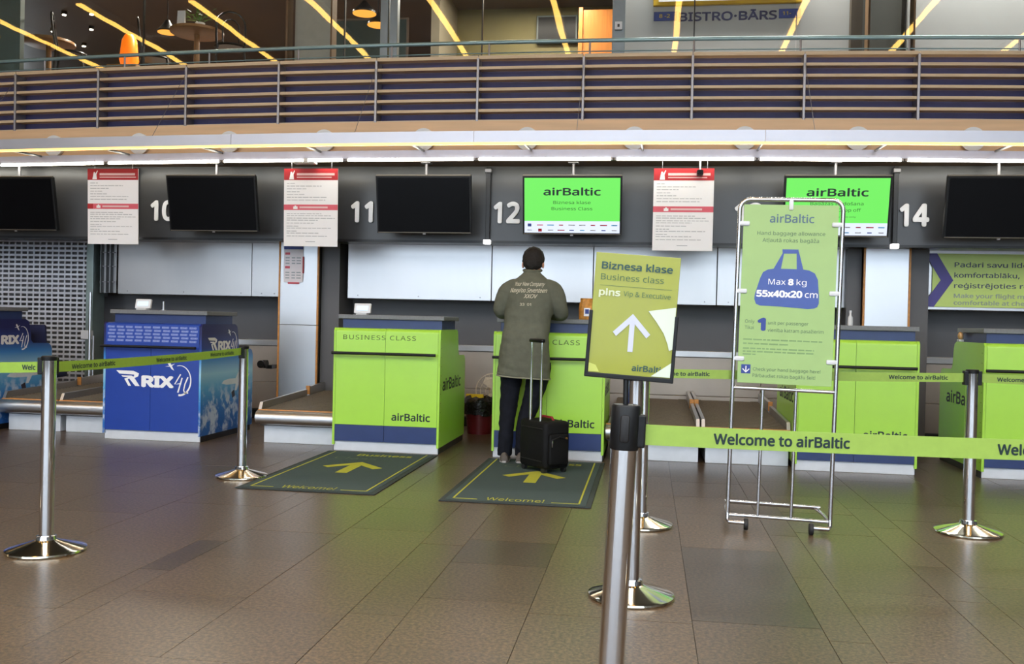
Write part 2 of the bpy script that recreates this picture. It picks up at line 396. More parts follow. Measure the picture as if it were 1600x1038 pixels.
# hall shell: side walls, ceiling, glazed front behind the viewer
struct(MB().box(-14.3, -14, -13.2, 18, -.1, 7).build('wall_left', HALLW))
struct(MB().box(12, 12.3, -13.2, 18, -.1, 7).build('wall_right', HALLW))
cl_ = MB(); cl_.box(-14.3, 12.3, 1.5, 10.5, 6.45, 6.7).box(-14.3, 12.3, -13.2, -11.5, 6.45, 6.7)
for k in range(10): cl_.box(-14.3+2.6*k, -13.5+2.6*k, -11.5, 1.5, 6.45, 6.7)
for y in (-8.3, -5.0, -1.8): cl_.box(-14.3, 12.3, y-.1, y+.1, 6.5, 6.7)
struct(cl_.build('ceiling', HALLC))
wf = MB(); wf.box(-14.3, 12.3, -13.3, -13.0, -.1, .5).box(-14.3, 12.3, -13.3, -13.0, 5.6, 6.6)
wall_front = struct(wf.build('wall_front', HALLW))
fm = MB()
for k in range(14): x = -14+k*2.0; fm.box(x-.06, x+.06, -13.28, -13.05, .5, 5.6)
for z in (2.2, 3.9): fm.box(-14, 12, -13.25, -13.08, z-.04, z+.04)
fwn = struct(fm.build('window_1', FASCIA))
for k in range(13): MB().box(-14+2.0*k+.06, -12+2.0*k-.06, -13.18, -13.16, .5, 5.6).build('pane', TINT, fwn)

# lower back wall behind the desks
wb = MB(); wb.box(-14, 12, 10.62, 10.8, 0, 3.5)
wall_back = struct(wb.build('wall_back', WALLD))
MB().box(-6.2, 12, 10.5, 10.62, .9, 1.46).build('dark_panel', WALLD, wall_back)
MB().box(-6.2, 12, 10.28, 10.5, .835, .9, .004).build('ledge', STEEL, wall_back)
xs = [-6.2, -4.9, -3.6, -2.4, -1.2, 0.0, 1.2, 2.4, 3.6, 4.8, 6.0]
for a, b_ in zip(xs, xs[1:]):
    MB().box(a+.003, b_-.003, 10.3, 10.5, .42, .832, .003).build('metal_panel', WALLL, wall_back)
    MB().box(a+.003, b_-.003, 10.3, 10.5, .11, .415, .003).build('metal_panel', WALLL, wall_back)
struct(MB().box(-6.2, 12, 10.27, 10.3, 0, .1).build('baseboard_back', FASCIA_D))
# stainless upper panels
for a, b_, m in ((-6.05, -4.435, STEEL), (-4.43, -4.04, STEEL), (-3.31, -1.695, STEEL), (-1.69, -.595, STEEL), (-.59, .70, STEEL), (.705, 2.0, STEEL), (2.62, 5.6, STEEL)):
    p = MB().box(a, b_, 10.1, 10.5, 1.39, 2.03, .004).build('steel_panel', m, wall_back)
    n = max(2, round((b_-a)/.55)); rv = MB()
    for k in range(n):
        x = a+.12+(b_-a-.24)*k/max(1, n-1)
        for z in (1.425, 1.995): rv.box(x-.006, x+.006, 10.095, 10.105, z-.006, z+.006, .002)
    rv.build('rivet', DIVIDER, p)

# sign fascia above the desks
fas = struct(MB().box(X0-3, X1+3, 9.6, 10.1, 1.99, 3.1).build('trim_1', FASCIA))
MB().box(X0-3, X1+3, 9.585, 9.62, 1.975, 2.0).build('bottom_edge', FASCIA_D, fas)
struct(MB().box(X0-3, X1+3, 10.1, 10.62, 2.03, 2.06).build('trim_2', FASCIA_D))
for k, (x, where) in enumerate(((-5.56, 'between the leftmost notice and first number'), (-1.655, 'between wide dark screen and lit business screen'), (2.335, 'rightmost, beside the lit screen behind framed sign'))):
    t = thing('upright_post', 'thin dark lamp post %s' % where, 'post', (x, 9.56, 1.96))
    MB().box(-.022, .022, -.02, .02, .04, .79, .004).build('shaft', FASCIA_D, t)
    MB().box(-.035, .035, -.05, .02, 0, .045, .006).build('lamp_head', LED, t, label='small white lamp')
    MB().box(-.035, .035, -.05, .02, .73, .77, .006).build('top_bracket', DIVIDER, t)

# soffit, wood fascia, on the gentle curve of the balcony
NSEG = 22
XA = [X0+(X1-X0)*k/NSEG for k in range(NSEG+1)]
so = MB(); wd = MB(); bk = MB()
for a, b_ in zip(XA, XA[1:]):
    q = [(a, arcY(a, 9.02)), (b_, arcY(b_, 9.02)), (b_, 9.75), (a, 9.75)]
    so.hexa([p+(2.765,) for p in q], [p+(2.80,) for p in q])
    pass
    pass
wd.arcs(X0, X1, 40, 9.16, 9.24, 2.78, 3.14); bk.arcs(X0, X1, 40, 9.36, 9.40, 3.1, 3.80)
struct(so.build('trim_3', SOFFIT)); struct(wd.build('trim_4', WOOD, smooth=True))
# walkway slab and bistro platform
wk = MB()
for a, b_ in zip(XA, XA[1:]):
    q = [(a, arcY(a, 9.40)), (b_, arcY(b_, 9.40)), (b_, 10.5), (a, 10.5)]
    wk.hexa([p+(3.5,) for p in q], [p+(3.6,) for p in q])
struct(wk.build('trim_5', FASCIA))

# balustrade of wooden slats
bal = thing('balustrade', 'curved balcony balustrade of horizontal wooden slats above the desks', 'balustrade', (0, 0, 3.1))
bk.build('backing_panel', BACKNAVY, bal, M=Matrix.Translation((0, 0, -3.1)), label='dark blue backing panel')
DIV = [-.68+1.043*k for k in range(-7, 7)]
for a, b_ in zip([DIV[0]-1.043]+DIV, DIV+[DIV[-1]+1.043]):
    for r in range(7):
        z = 3.145+.105*r-3.1; h = .014 if r < 6 else .017
        MB().arcs(a+.006, b_-.006, 2, 9.19, 9.285, z-h, z+h).build('slat', SLAT, bal)
for x in DIV:
    MB().box(x-.012, x+.012, arcY(x, 9.175), arcY(x, 9.35), .02, .665, .003).build('upright', DIVIDER, bal)
ds = MB()
# handrail on the walkway
hr = thing('handrail', 'slim grey-green metal handrail running above the wooden balcony slats', 'handrail', (0, 0, 3.6))
HX = [X0+.2+(X1-X0-.4)*k/40 for k in range(41)]
MB().tube([(x, arcY(x, 9.65), .455) for x in HX], .02, 10).build('rail', RAILM, hr, True)
MB().tube([(x, arcY(x, 9.65), .345) for x in HX], .006, 6).build('lower_rail', RAILM, hr, True)
for k in range(-7, 7):
    x = -.655+1.043*k
    MB().tube([(x, arcY(x, 9.65), 0), (x, arcY(x, 9.65), .44)], .011, 8).build('post', DIVIDER, hr, True)

# metal trough standing off the wood fascia, with its amber lamp line, struts and cables
tr = thing('light_trough', 'curved aluminium lighting trough with an amber line below the wood fascia', 'light trough', (0, 0, 2.8))
CUT = [-9, -6.6, -4.0, -1.62, .98, 3.3, 6.4]
for a, b_ in zip(CUT, CUT[1:]):
    tp = MB().arcs(a+.002, b_-.002, 6, 8.5, 8.515, .005, .108).build('trough_panel', RIBBON, tr, True)
    MB().arcs(a+.002, b_-.002, 6, 8.515, 8.60, .005, .015).build('trough_floor', RIBBON, tp, True)
MB().arcs(X0, X1, 40, 8.505, 8.54, -.014, .004).build('amber_lamp', AMBER, tr, label='amber glowing line')
for k in range(-6, 7):
    x = -.1+1.06*k
    MB().tube([(x, arcY(x, 8.53), 0), (x+.01, arcY(x, 8.99), .02)], .012, 6).build('strut', FASCIA, tr, True)
for x in [DIV[i] for i in range(1, 14, 2)]:
    MB().tube([(x, arcY(x, 9.17), .88), (x+.0, arcY(x, 8.52), .10)], .0025, 5).build('cable', DIVIDER, tr)
# canopy beam and its fluorescent tubes
bm_ = thing('canopy_beam', 'pale lilac metal canopy beam running over all the fluorescent tubes', 'beam', (0, 0, 2.7))
for a, b_ in zip(CUT, CUT[1:]):
    MB().arcs(a, b_, 6, 9.0, 9.04, .051, .128).build('beam_panel', BEAM, bm_, True)
TX = [-5.66+1.325*k for k in range(-2, 8)]
ORD = ['first', 'second', 'third', 'fourth', 'fifth', 'sixth', 'seventh', 'eighth', 'ninth', 'tenth']
vis = 0
for a in TX:
    b_ = a+1.325
    t = thing('fluorescent_tube', '', 'lamp', ((a+b_)/2, arcY((a+b_)/2, 9.0), 2.722), (0, 0, math.atan(.0176*((a+b_)/2+1))), group='fluorescent tubes under the canopy beam')
    if b_ < -6.9 or a > 3.3: t['label'] = 'white fluorescent tube at the %s end of the canopy beam' % ('far left' if a < 0 else 'far right')
    else:
        t['label'] = '%s fluorescent tube from the left under the pale beam' % ORD[vis]; vis += 1
    MB().tube([(-.635, .005, .014), (.635, .005, .014)], .013, 10).build('tube', FLUO, t, True, label='glowing white tube')
    MB().box(-.66, -.635, -.01, .03, 0, .028, .004).build('end_cap', DIVIDER, t)
    MB().box(.635, .66, -.01, .03, 0, .028, .004).build('end_cap', DIVIDER, t)
if True:
    for k in range(12):
        x = -1.21+1.035*(k-6)
        if x > 4.2: break
        wh = 'above the dark screen'
        t = thing('disc_light', '', 'lamp', (x, arcY(x, 9.16), 2.955), group='round discs on the wood fascia')
        MB().lathe([(.0, 0), (.10, 0), (.112, .012), (.112, .05), (.0, .05)], 28, M=Matrix.Rotation(R(90), 4, 'X')).build('disc', WHITEP, t, True)
        MB().lathe([(.0, 0), (.05, 0), (.046, .012), (.0, .016)], 20, M=Matrix.Translation((0, -.05, 0)) @ Matrix.Rotation(R(90), 4, 'X')).build('boss', WHITEP, t, True)
        if k == 0: t['label'] = 'white disc light outermost at the left end of the fascia'
        else: t['label'] = '%s round white disc light from the left on wood fascia' % (ORD[k-1] if k <= 10 else 'eleventh')

# ================================================================== BISTRO UPSTAIRS
ZF = 4.02
struct(MB().box(-13, 9, 10.42, 18, 3.6, ZF).build('floor_upper', BROWND))
struct(MB().box(-13, 9, 10.62, 18, 5.92, 6.1).build('ceiling_upper', CEILD))
struct(MB().box(-13, 9, 18, 18.2, ZF, 6).build('wall_upper_back', BROWND))
struct(MB().box(-13, 9, 10.4, 10.62, 5.92, 6.5).build('trim_6', HALLC))
struct(MB().box(-3.12, -3.0, 13.0, 14.2, ZF, 5.92).build('trim_7', mat('bistro_pier', (134, 126, 108), .6)))
struct(MB().box(-3.0, -.3, 14.2, 14.35, ZF, 5.92).build('wall_upper_inner', OLIVEW))
struct(MB().box(-.36, -.26, 10.96, 12.7, ZF, 5.92).build('wall_upper_side', OLIVEW))
struct(MB().box(-.36, 2.12, 10.88, 10.95, ZF, 5.92).build('wall_upper_right', BISTROW))
struct(MB().box(2.12, 2.24, 10.78, 10.9, ZF, 5.92).build('trim_8', mat('bistro_brown_post', (70, 60, 46), .6)))
struct(MB().box(2.24, 2.74, 10.95, 11.0, ZF, 5.92).build('trim_9', BISTROD))
struct(MB().box(2.74, 9, 10.9, 10.97, ZF, 5.92).build('trim_10', BISTROW))
struct(MB().box(-4.2, -3.72, 10.66, 10.74, ZF, 5.92).build('trim_11', mat('bistro_white_column', (196, 190, 176), .6)))
struct(MB().box(-13, -7.74, 10.66, 10.74, ZF, 5.92).build('trim_12', mat('bistro_teal_column', (96, 112, 108), .6)))
for k, (x, w, m) in enumerate(((-4.24, .03, 'EDGE'), (-3.70, .02, 'EDGE'), (2.25, .02, 'EDGE'), (2.71, .02, 'EDGE'), (2.62, .01, 'DIV'))):
    struct(MB().box(x-w/2, x+w/2, 10.5, 10.66, ZF, 5.92).build('trim_%d' % (13+k), SOFFIT if m == 'EDGE' else FASCIA_D))
win = struct(MB().box(-13, 9, 10.47, 10.56, ZF, ZF+.05).build('window_2', DIVIDER))
PX = [-9.6, -7.9, -6.02, -4.24, -3.54, -3.0, -1.93, -.41, .42, 1.5, 2.62, 3.9, 5.4, 6.9]
for a, b_ in zip(PX, PX[1:]): MB().box(a+.006, b_-.006, 10.5, 10.512, ZF+.05, 5.92).build('pane', GLASS, win)
for x, w in ((-3.06, .045), (-2.95, .045), (-.40, .07)): MB().box(x-w, x+w, 10.46, 10.56, ZF+.05, 5.92, .004).build('mullion', mat('mullion_grey', (134, 146, 152), .4, .3), win)
for x in (-6.02, -3.54, -1.93, .42): MB().box(x-.006, x+.006, 10.49, 10.53, ZF+.05, 5.92).build('joint', FASCIA_D, win)
sw = thing('lock_box', 'small white lock box on the grey mullion by the bistro wall', 'lock box', (-.40, 10.455, 4.40)); MB().box(-.04, .04, -.03, 0, 0, .09, .004).build('housing', WHITEP, sw); MB().box(-.012, .012, -.034, -.03, .03, .06).build('keyhole_plate', FASCIA, sw)

# bistro sign on the grey wall
bs = thing('bistro_sign', 'bistro bar sign with navy capitals and yellow box on grey wall', 'sign', (0, 10.875, 4.55))
MB().box(-.03, 1.60, -.05, 0, .235, .52, .006).build('yellow_box', mat('sign_yellow', (222, 178, 24), .5), bs)
MB().box(.03, 1.54, -.056, -.05, .275, .48).build('white_field', WHITE, bs)
MB().box(-.02, .235, -.02, 0, .075, .175, .003).build('hours_plate', NAVYTXT, bs); MB().box(1.36, 1.60, -.02, 0, .075, .175, .003).build('hours_plate', NAVYTXT, bs)
text('8 -2', YELLOW, bs, (.04, -.021, .105), .12, .05, bold=.01); text('11-', YELLOW, bs, (1.40, -.021, .105), .09, .05, bold=.01)
text('BISTRO·BĀRS', mat('navy_letters', (58, 60, 104), .5), bs, (.26, -.004, .07), 1.08, .115, bold=.018, th=.012)

def table(x, y, label, r=.33):
    t = thing('bistro_table', label, 'table', (x, y, ZF))
    MB().lathe([(0, .70), (r-.03, .70), (r, .715), (r, .742), (r-.006, .75), (0, .75)], 32).build('tabletop', TABLEW, t, True)
    MB().tube([(0, 0, .03), (0, 0, .70)], .035, 12).build('pedestal', TABLEW, t, True)
    MB().lathe([(0, 0), (.2, 0), (.2, .015), (.05, .04), (0, .04)], 24).build('base', BENT, t, True)
    return t
def chair(x, y, rz, label):
    t = thing('bentwood_chair', label, 'chair', (x, y, ZF), (0, 0, rz))
    MB().lathe([(0, .44), (.19, .44), (.2, .455), (.19, .47), (0, .47)], 24).build('seat', BENT, t, True)
    for sx, sy in ((-1, -1), (1, -1)): MB().tube([(sx*.19, sy*.19, 0), (sx*.15, sy*.14, .45)], .014, 8).build('leg', BENT, t, True)
    for sx in (-1, 1): MB().tube([(sx*.19, .2, 0), (sx*.165, .15, .45)], .014, 8).build('leg', BENT, t, True)
    MB().tube([(-.165, .15, .45), (-.175, .19, .7)]+[(-.175*math.cos(R(a)), .2+.02*math.sin(R(a)), .78+.18*math.sin(R(a))) for a in range(0, 181, 20)]+[(.175, .19, .7), (.165, .15, .45)], .014, 8).build('back_hoop', BENT, t, True)
    MB().tube([(-.09, .17, .46), (-.1, .19, .7)]+[(-.1*math.cos(R(a)), .2, .74+.12*math.sin(R(a))) for a in range(0, 181, 30)]+[(.1, .19, .7), (.09, .17, .46)], .009, 8).build('inner_hoop', BENT, t, True)
    return t
table(-5.75, 11.3, 'round wooden bistro table with potted plant behind the glass')
table(-8.0, 11.6, 'round wooden bistro table at the far left edge upstairs')
chair(-5.18, 11.05, R(25), 'black bentwood chair right of the bistro table with the plant')
chair(-6.42, 11.5, R(118), 'black bentwood chair left of the bistro table with the plant')
chair(-7.42, 11.2, R(118), 'black bentwood chair beside the far left bistro table')
pt = thing('potted_plant', 'small green plant in a white pot on the bistro table', 'plant', (-5.70, 11.28, ZF+.75))
MB().lathe([(0, 0), (.045, 0), (.06, .09), (.05, .09), (.048, .08), (0, .08)], 20).build('pot', WHITEP, pt, True)
fl = MB()
for k in range(40):
    a = random.uniform(0, 6.28); rr = random.uniform(.0, .14); z = .1+random.uniform(0, .2)
    c = Vector((rr*math.cos(a), rr*math.sin(a), z)); d = Vector((math.cos(a), math.sin(a), random.uniform(-.2, .8))).normalized(); u = d.cross(Vector((0, 0, 1))).normalized()
    fl.prism([(0, 0), (.03, .02), (.08, 0), (.03, -.02)], 0, .001, 'z')
    fl.bm.verts.ensure_lookup_table(); vv = fl.bm.verts[-8:]
    bmesh.ops.transform(fl.bm, matrix=Matrix.Translation(c) @ Matrix((d, u, d.cross(u))).transposed().to_4x4(), verts=vv)
fl.build('foliage', LEAF, pt)
for k in range(5): a = k*1.26; MB().tube([(0, 0, .07), (.05*math.cos(a), .05*math.sin(a), .18)], .003, 5).build('stem', LEAF, pt)
mc = thing('menu_card', 'upright white menu card on the bistro table beside the plant', 'menu card', (-5.87, 11.12, ZF+.75))
MB().hexa([(-.05, -.02, 0), (.05, -.02, 0), (.05, .02, 0), (-.05, .02, 0)], [(-.05, -.003, .2), (.05, -.003, .2), (.05, .003, .2), (-.05, .003, .2)]).build('card', WHITE, mc)
def pendant(x, y, z, label, r=.17):
    t = thing('pendant_lamp', label, 'lamp', (x, y, z))
    MB().lathe([(.0, -.006), (r*.96, -.006), (r*.96, .012), (0, .012)], 28).build('glowing_disc', PEND, t, True, label='warm glowing underside')
    MB().lathe([(r, 0), (r, .02), (r*.5, .10), (.03, .16), (.0, .16), (.0, .15), (.025, .145), (r*.48, .09), (r*.95, .02), (r*.95, 0)], 28).build('shade', BENT, t, True)
    MB().tube([(0, 0, .16), (0, 0, 5.92-z)], .006, 6).build('cord', BENT, t)
pendant(-6.48, 11.9, 4.95, 'pendant lamp with dark cone shade over the bistro table with plant', .13)
pendant(-3.78, 12.0, 5.17, 'higher of two warm pendant lamps left of the grey mullion', .16)
pendant(-3.68, 12.3, 5.11, 'lower of two warm pendant lamps left of the grey mullion', .15)
ln = thing('lantern_lamp', 'orange glowing lantern lamp on a stand in the dark bistro', 'lamp', (-7.2, 12.2, ZF))
MB().lathe([(0, .55), (.10, .55), (.13, .65), (.10, .92), (.06, 1.0), (0, 1.0)], 20).build('lantern_glass', LANT, ln, True)
MB().box(-.22, .22, -.2, .2, .0, .55, .01).build('stand', TABLEW, ln)
for i, (px, y) in enumerate(((-9.99, 13.78), (-10.0, 14.61), (-9.26, 13.8), (-8.8, 13.81), (-9.27, 14.55), (-9.98, 15.45))):
    t = thing('ceiling_spot', '%s bright ceiling spot from the left in dark bistro' % ORD[i], 'lamp', (px, y, 5.92), group='ceiling spots of the bistro')
    MB().lathe([(0, -.05), (.045, -.05), (.045, 0), (0, 0)], 14).build('rim', BENT, t, True); MB().lathe([(0, -.065), (.03, -.06), (.03, -.052), (0, -.052)], 14).build('bulb', SPOT, t, True)
dr = thing('veneer_door', 'orange wood veneer door standing open beside the grey bistro wall', 'door', (-.82, 13.6, ZF))
MB().box(-.21, .55, -.02, .03, 0, 1.65, .004).build('door_leaf', DOORW, dr); MB().box(-.27, -.21, -.04, .05, 0, 1.68, .004).build('door_jamb', DOORW, dr)
MB().tube([(.45, -.05, .75), (.35, -.05, .75)], .01, 8).build('handle', CHROME, dr)
hd = thing('wall_screen', 'dark teal screen on the olive bistro wall left of door', 'screen', (-1.45, 14.1, 5.36)); MB().box(-.32, .3, .02, .09, 0, .42, .006).build('housing', TEALD, hd); MB().box(-.29, .27, .012, .02, .03, .39).build('display', SCREEN_OFF, hd)
pc = thing('wall_picture', 'dark teal picture panel seen through glass left of grey mullion', 'picture', (-4.4, 13.2, 4.75)); MB().box(-.6, .9, 0, .04, 0, .75, .006).build('frame', BROWND, pc); MB().box(-.57, .87, -.006, 0, .03, .72).build('canvas', TEALD, pc)
bl = thing('arched_sign', 'round blue arched sign just above the balcony slats', 'sign', (-2.1, 10.95, ZF))
MB().prism([(.24*math.cos(R(a)), .08+.20*math.sin(R(a))) for a in range(0, 181, 15)], 0, .04, 'y').build('board', mat('arch_blue', (58, 66, 118), .5), bl); MB().box(-.2, .2, -.03, .07, 0, .08).build('foot', BENT, bl)

for x, y, e in ((-6.5, 12.5, 30), (-2.0, 12.2, 15), (-8.5, 15, 26), (-1.6, 13.2, 14), (-5, 15, 20), (.4, 10.68, 13), (1.6, 10.68, 13), (3.4, 10.68, 13), (4.8, 10.68, 13), (-3.95, 10.58, 3)):  # area lights without fixtures, added to brighten the bistro and its grey wall
    l = bpy.data.lights.new('bistro_fill', 'AREA'); l.energy = e*3.6; l.shape = 'RECTANGLE'; l.size = 1.2; l.size_y = .12; l.color = (1, .90, .76) if y > 10.9 else (1, .97, .92); lo = bpy.data.objects.new('bistro_fill', l); COL.objects.link(lo); lo.location = (x, y, 5.88)
# hall ceiling lines (they light the hall and show mirrored in the bistro glass)
for k in range(10):
    x = -11.52+1.98*k
    t = thing('ceiling_line_lamp', '%s warm lamp line on the hall ceiling from the left' % ORD[k], 'lamp', (x, 0, 6.3), group='lamp lines on the hall ceiling')
    MB().box(-.045, .045, -4.5, 6.4, 0, .03).build('diffuser', WARM, t); MB().box(-.06, .06, -4.52, 6.42, .03, .15).build('housing', DIVIDER, t)

# ================================================================== DESKS
DW = .96
SIDE = [(0, .055), (0, 1.06), (.02, 1.085), (.70, 1.085), (.745, 1.065), (.765, 1.02), (.79, .87), (.82, .842), (1.07, .835), (1.11, .815), (1.13, .775), (1.14, .055)]
def counter(x, y, kind, label, front_text=True, side='r'):
    t = thing('check_in_desk', label, 'desk', (x, y, 0), group='check-in desks')
    A, KK = (GREEN, NAVY) if kind == 'green' else (BLUE, BLUE)
    MB().box(.01, DW-.01, .02, .66, 0, .088, .004).build('plinth', PLINTH, t)
    MB().box(.03, DW-.03, .06, .64, .088, 1.08).build('carcass', FASCIA, t)
    mid = .468
    prof = lambda z0: [(0, z0), (0, 1.045)]+[(.04-.04*math.cos(R(a)), 1.045+.04*math.sin(R(a))) for a in range(15, 91, 15)]+[(.14, 1.085), (.14, 1.07), (.03, 1.07), (.03, z0)]
    for a, b_ in ((.022, mid-.0015), (mid+.0015, DW-.022)):
        z0 = .235 if kind == 'green' else .09
        MB().prism(prof(z0), a, b_, 'x').build('front_panel', A, t, True)
        if kind == 'green': MB().box(a, b_, 0, .03, .09, .233).build('kick_panel', NAVY, t, label='navy kick panel')
    for s, xs_ in ((0, (0, .02)), (1, (DW-.02, DW))):
        MB().prism(SIDE, xs_[0], xs_[1], 'x').build('side_panel', A if kind == 'green' else SKYP, t, label=None if kind == 'green' else 'side panel printed with sky and clouds')
        MB().box(xs_[0]+.004, xs_[1]-.004, .03, 1.1, 0, .055).build('side_plinth', FASCIA_D, t)
    MB().box(.045, DW-.012, .10, .66, 1.08, 1.165, .003).build('upstand', NAVY, t, label='navy upstand under the worktop')
    MB().box(.012, DW+.012, .07, .72, 1.165, 1.203, .004).build('worktop', WORK, t, label='grey worktop')
    rl = MB().tube([(.0, -.055, .865), (DW-.03, -.055, .865)], .013, 10).build('bag_rail', BLACK, t, True, label='black bag rail')
    br = MB()
    for bx in (.06, .45, DW-.1): br.box(bx-.012, bx+.012, -.055, .0, .855, .875, .002)
    br.build('bracket', BLACK, rl)
    if kind == 'green':
        if front_text: text('BUSINESS CLASS', mat('business_ink', (74, 104, 30), .5, var=0), t, (.085, 0, .985), .655, .048, spacing=1.15)
        text('airBaltic', DARKTXT, t, (.535, 0, .285), .345, .075, bold=.02)
        if side == 'r': text('airBaltic', DARKTXT, t, (DW, .11, .55), .80, .125, RIGHT, bold=.02)
        else: text('airBaltic', DARKTXT, t, (0, .93, .55), .80, .125, LEFT, bold=.02)
        hol = MB()
        for k in range(12): z = .12+.08*k; hol.box(DW*(side == 'r')-.001, DW*(side == 'r')+.001, .042, .05, z, z+.008)
        hol.build('rivet', mat('dark_green_rivet', (86, 128, 30), .5), t, kind='stuff')
    return t
PLN = [(-.5, -.005), (-.42, .03), (-.2, .045), (.05, .04), (.16, .12), (.22, .14), (.2, .05), (.42, .035), (.6, .08), (.64, .08), (.56, .02), (.5, -.01), (.2, -.02), (.1, -.12), (.03, -.12), (.06, -.03), (-.3, -.03)]
def rix_logo(t, at, s, basis, m=WHITE, name='logo'):
    """two chevron strokes, RIX capitals, a hand-drawn 40 inside an arc and a little plane"""
    P = lambda pts: [(p[0]*s, p[1]*s) for p in pts]
    Pl = lambda pts: [(p[0]*s, p[1]*s*.62) for p in pts]
    for k in (0, 1):
        d = .11*k
        shape(Pl([(0+d*1.2, .56-d*.95), (.42, .56-d*.95), (.56, .47-d*.55), (.56-.02, .36-d*.2), (.45, .29-d*.1), (.58, 0), (.47, 0), (.32-.03*k, .27), (.44, .36-d*.2), (.44, .42-d*.6), (.08+d*1.2, .44-d*.95)] if k == 0 else
                [(.12, .38), (.38, .38), (.42, .34), (.28, .24), (.37, 0), (.30, 0), (.20, .26), (.30, .31), (.16, .33)]), m, t, basis, at, .0018+.0002*k, name=name)
    B = Matrix.Translation(Vector(at)) @ basis
    text('RIX', m, t, (0, 0, 0), .80*s, .285*s, FLAT, name=name, bold=.055, M=B @ Matrix.Translation((.62*s, 0, 0)))
    arcp = [(1.50+.27*math.cos(R(a)), .16+.34*math.sin(R(a))) for a in range(105, -96, -8)]
    shape(P(stroke([(q[0]+.06, q[1]) for q in arcp], [.012+.035*k/len(arcp) for k in range(len(arcp))])), m, t, basis, at, name=name)
    shape(P(stroke([(1.58, .30), (1.44, .07), (1.60, .09)], .03)), m, t, basis, at, name=name)
    shape(P(stroke([(1.62, .22), (1.52, -.12)], .034)), m, t, basis, at, .0017, name=name)
    shape(P(stroke([(1.76, .24), (1.69, .08), (1.66, -.06), (1.69, -.13), (1.77, -.12)], .03)), m, t, basis, at, name=name)
    shape(P([(1.28, .58), (1.33, .55), (1.42, .38), (1.36, .41), (1.26, .54)]), m, t, basis, at, name=name)
    shape(P([(1.20, .47), (1.30, .49), (1.44, .54), (1.34, .47)]), m, t, basis, at, .0017, name=name)
def blue_counter(x, y, label):
    t = counter(x, y, 'blue', label)
    for a, b_ in ((.022, .4665), (.4695, DW-.022)): MB().box(a, b_, -.004, 0, .90, 1.07).build('pattern_panel', BLUE2, t, label='blue panel printed with rows of small logos')
    row = 'RIX40'
    for k in range(5):
        z = 1.035-.031*k
        text('   '.join([row]*10), mat('pale_logo_ink', (170, 184, 232), .5, var=0), t, (.04+.012*(k % 2), -.004, z), .87, .021, name='logo_row', bold=.03, shear=.1)['kind'] = 'stuff'
    rix_logo(t, (.13, 0, .50), .40, FRONT)
    rix_logo(t, (DW, .12, .84), .34, RIGHT)
    pl = shape([(p[0]*.55, p[1]*.75) for p in PLN], mat('plane_print', (226, 232, 240), .5), t, RIGHT, (DW, .70, .52), name='printed_plane')
    shape([(-.06, -.16), (.0, -.14), (.02, -.2), (-.04, -.22)], mat('plane_engine_print', (50, 44, 60), .5), t, RIGHT, (DW, .70, .58), .002, name='printed_engine')
    return t
blue_counter(-7.23, 8.1, 'blue check-in desk cut off at the left picture edge')
blue_counter(-4.985, 8.11, 'blue check-in desk with white logo below the number 10')
counter(-2.735, 8.0, 'green', 'lime green desk with clear business lettering below the number 11')
counter(-1.31, 8.0, 'green', 'lime green desk the standing man leans on')
counter(1.215, 8.0, 'green', 'lime green desk without top lettering behind the tall framed sign', False, 'l')
counter(2.665, 8.0, 'green', 'lime green desk cut off at the right picture edge', False, 'l')

# customer displays and small things on desks
def display(x, y, label):
    t = thing('customer_display', label, 'display', (x, y, 1.203))
    MB().box(-.05, .05, -.035, .035, 0, .012, .003).build('foot', WHITEP, t)
    Mx = Matrix.Translation((0, 0, .012)) @ Matrix.Rotation(R(-14), 4, 'X')
    MB().box(-.078, .078, -.012, .016, 0, .092, .006, Mx).build('housing', WHITEP, t); MB().box(-.052, .052, -.0145, -.012, .026, .066, 0, Mx).build('screen', LCD, t, label='pale blue lit screen')
display(-4.73, 8.33, 'small white customer display on the blue desk'); display(-2.56, 8.25, 'small white customer display on green desk below number 11')
t = thing('display_pole', 'short thin metal pole standing on the blue desk', 'pole', (-4.56, 8.4, 1.203)); MB().tube([(0, 0, 0), (0, 0, .085)], .011, 10).build('shaft', STEEL, t, True); MB().lathe([(0, 0), (.025, 0), (.025, .008), (0, .008)], 16).build('foot', STEEL, t, True)
t = thing('paper_bag', 'crumpled orange paper bag with white label on green desk', 'bag', (-.535, 8.22, 1.203), (0, 0, R(8)))
bb = MB(); prof = [(0, .062), (.04, .07), (.09, .066), (.14, .058), (.17, .05), (.185, .054)]
bb.rings([[Vector((r*1.0*math.copysign(abs(math.cos(a))**.7, math.cos(a))*(1+.10*random.uniform(-1, 1)), r*.7*math.copysign(abs(math.sin(a))**.7, math.sin(a))*(1+.10*random.uniform(-1, 1)), z)) for a in [2*math.pi*k/18 for k in range(18)]] for z, r in prof])
bb.build('bag_body', ORANGE, t); MB().box(-.025, .03, -.058, -.052, .03, .10).build('white_label', WHITE, t); MB().box(-.015, .018, -.0595, -.058, .05, .09).build('blue_mark', NAVYTXT, t)
t = thing('small_bottle', 'small clear bottle standing on green desk behind tall sign', 'bottle', (1.72, 8.45, 1.203)); MB().lathe([(0, 0), (.02, 0), (.022, .01), (.02, .07), (.009, .09), (.009, .115), (0, .115)], 16).build('flask', WHITEP, t, True); MB().lathe([(0, .112), (.011, .112), (.011, .13), (0, .13)], 12).build('cap', PLINTH, t, True)
t = thing('wooden_stamp', 'beige wooden stamp on the side panel of rightmost desk', 'stamp', (2.675, 8.63, 1.0865)); MB().box(-.02, .02, -.03, .03, 0, .02, .003).build('block', PLINTH, t); MB().ell((0, 0, .05), (.02, .04, .035), 12).build('grip', mat('beech', (222, 176, 130), .5), t, True)

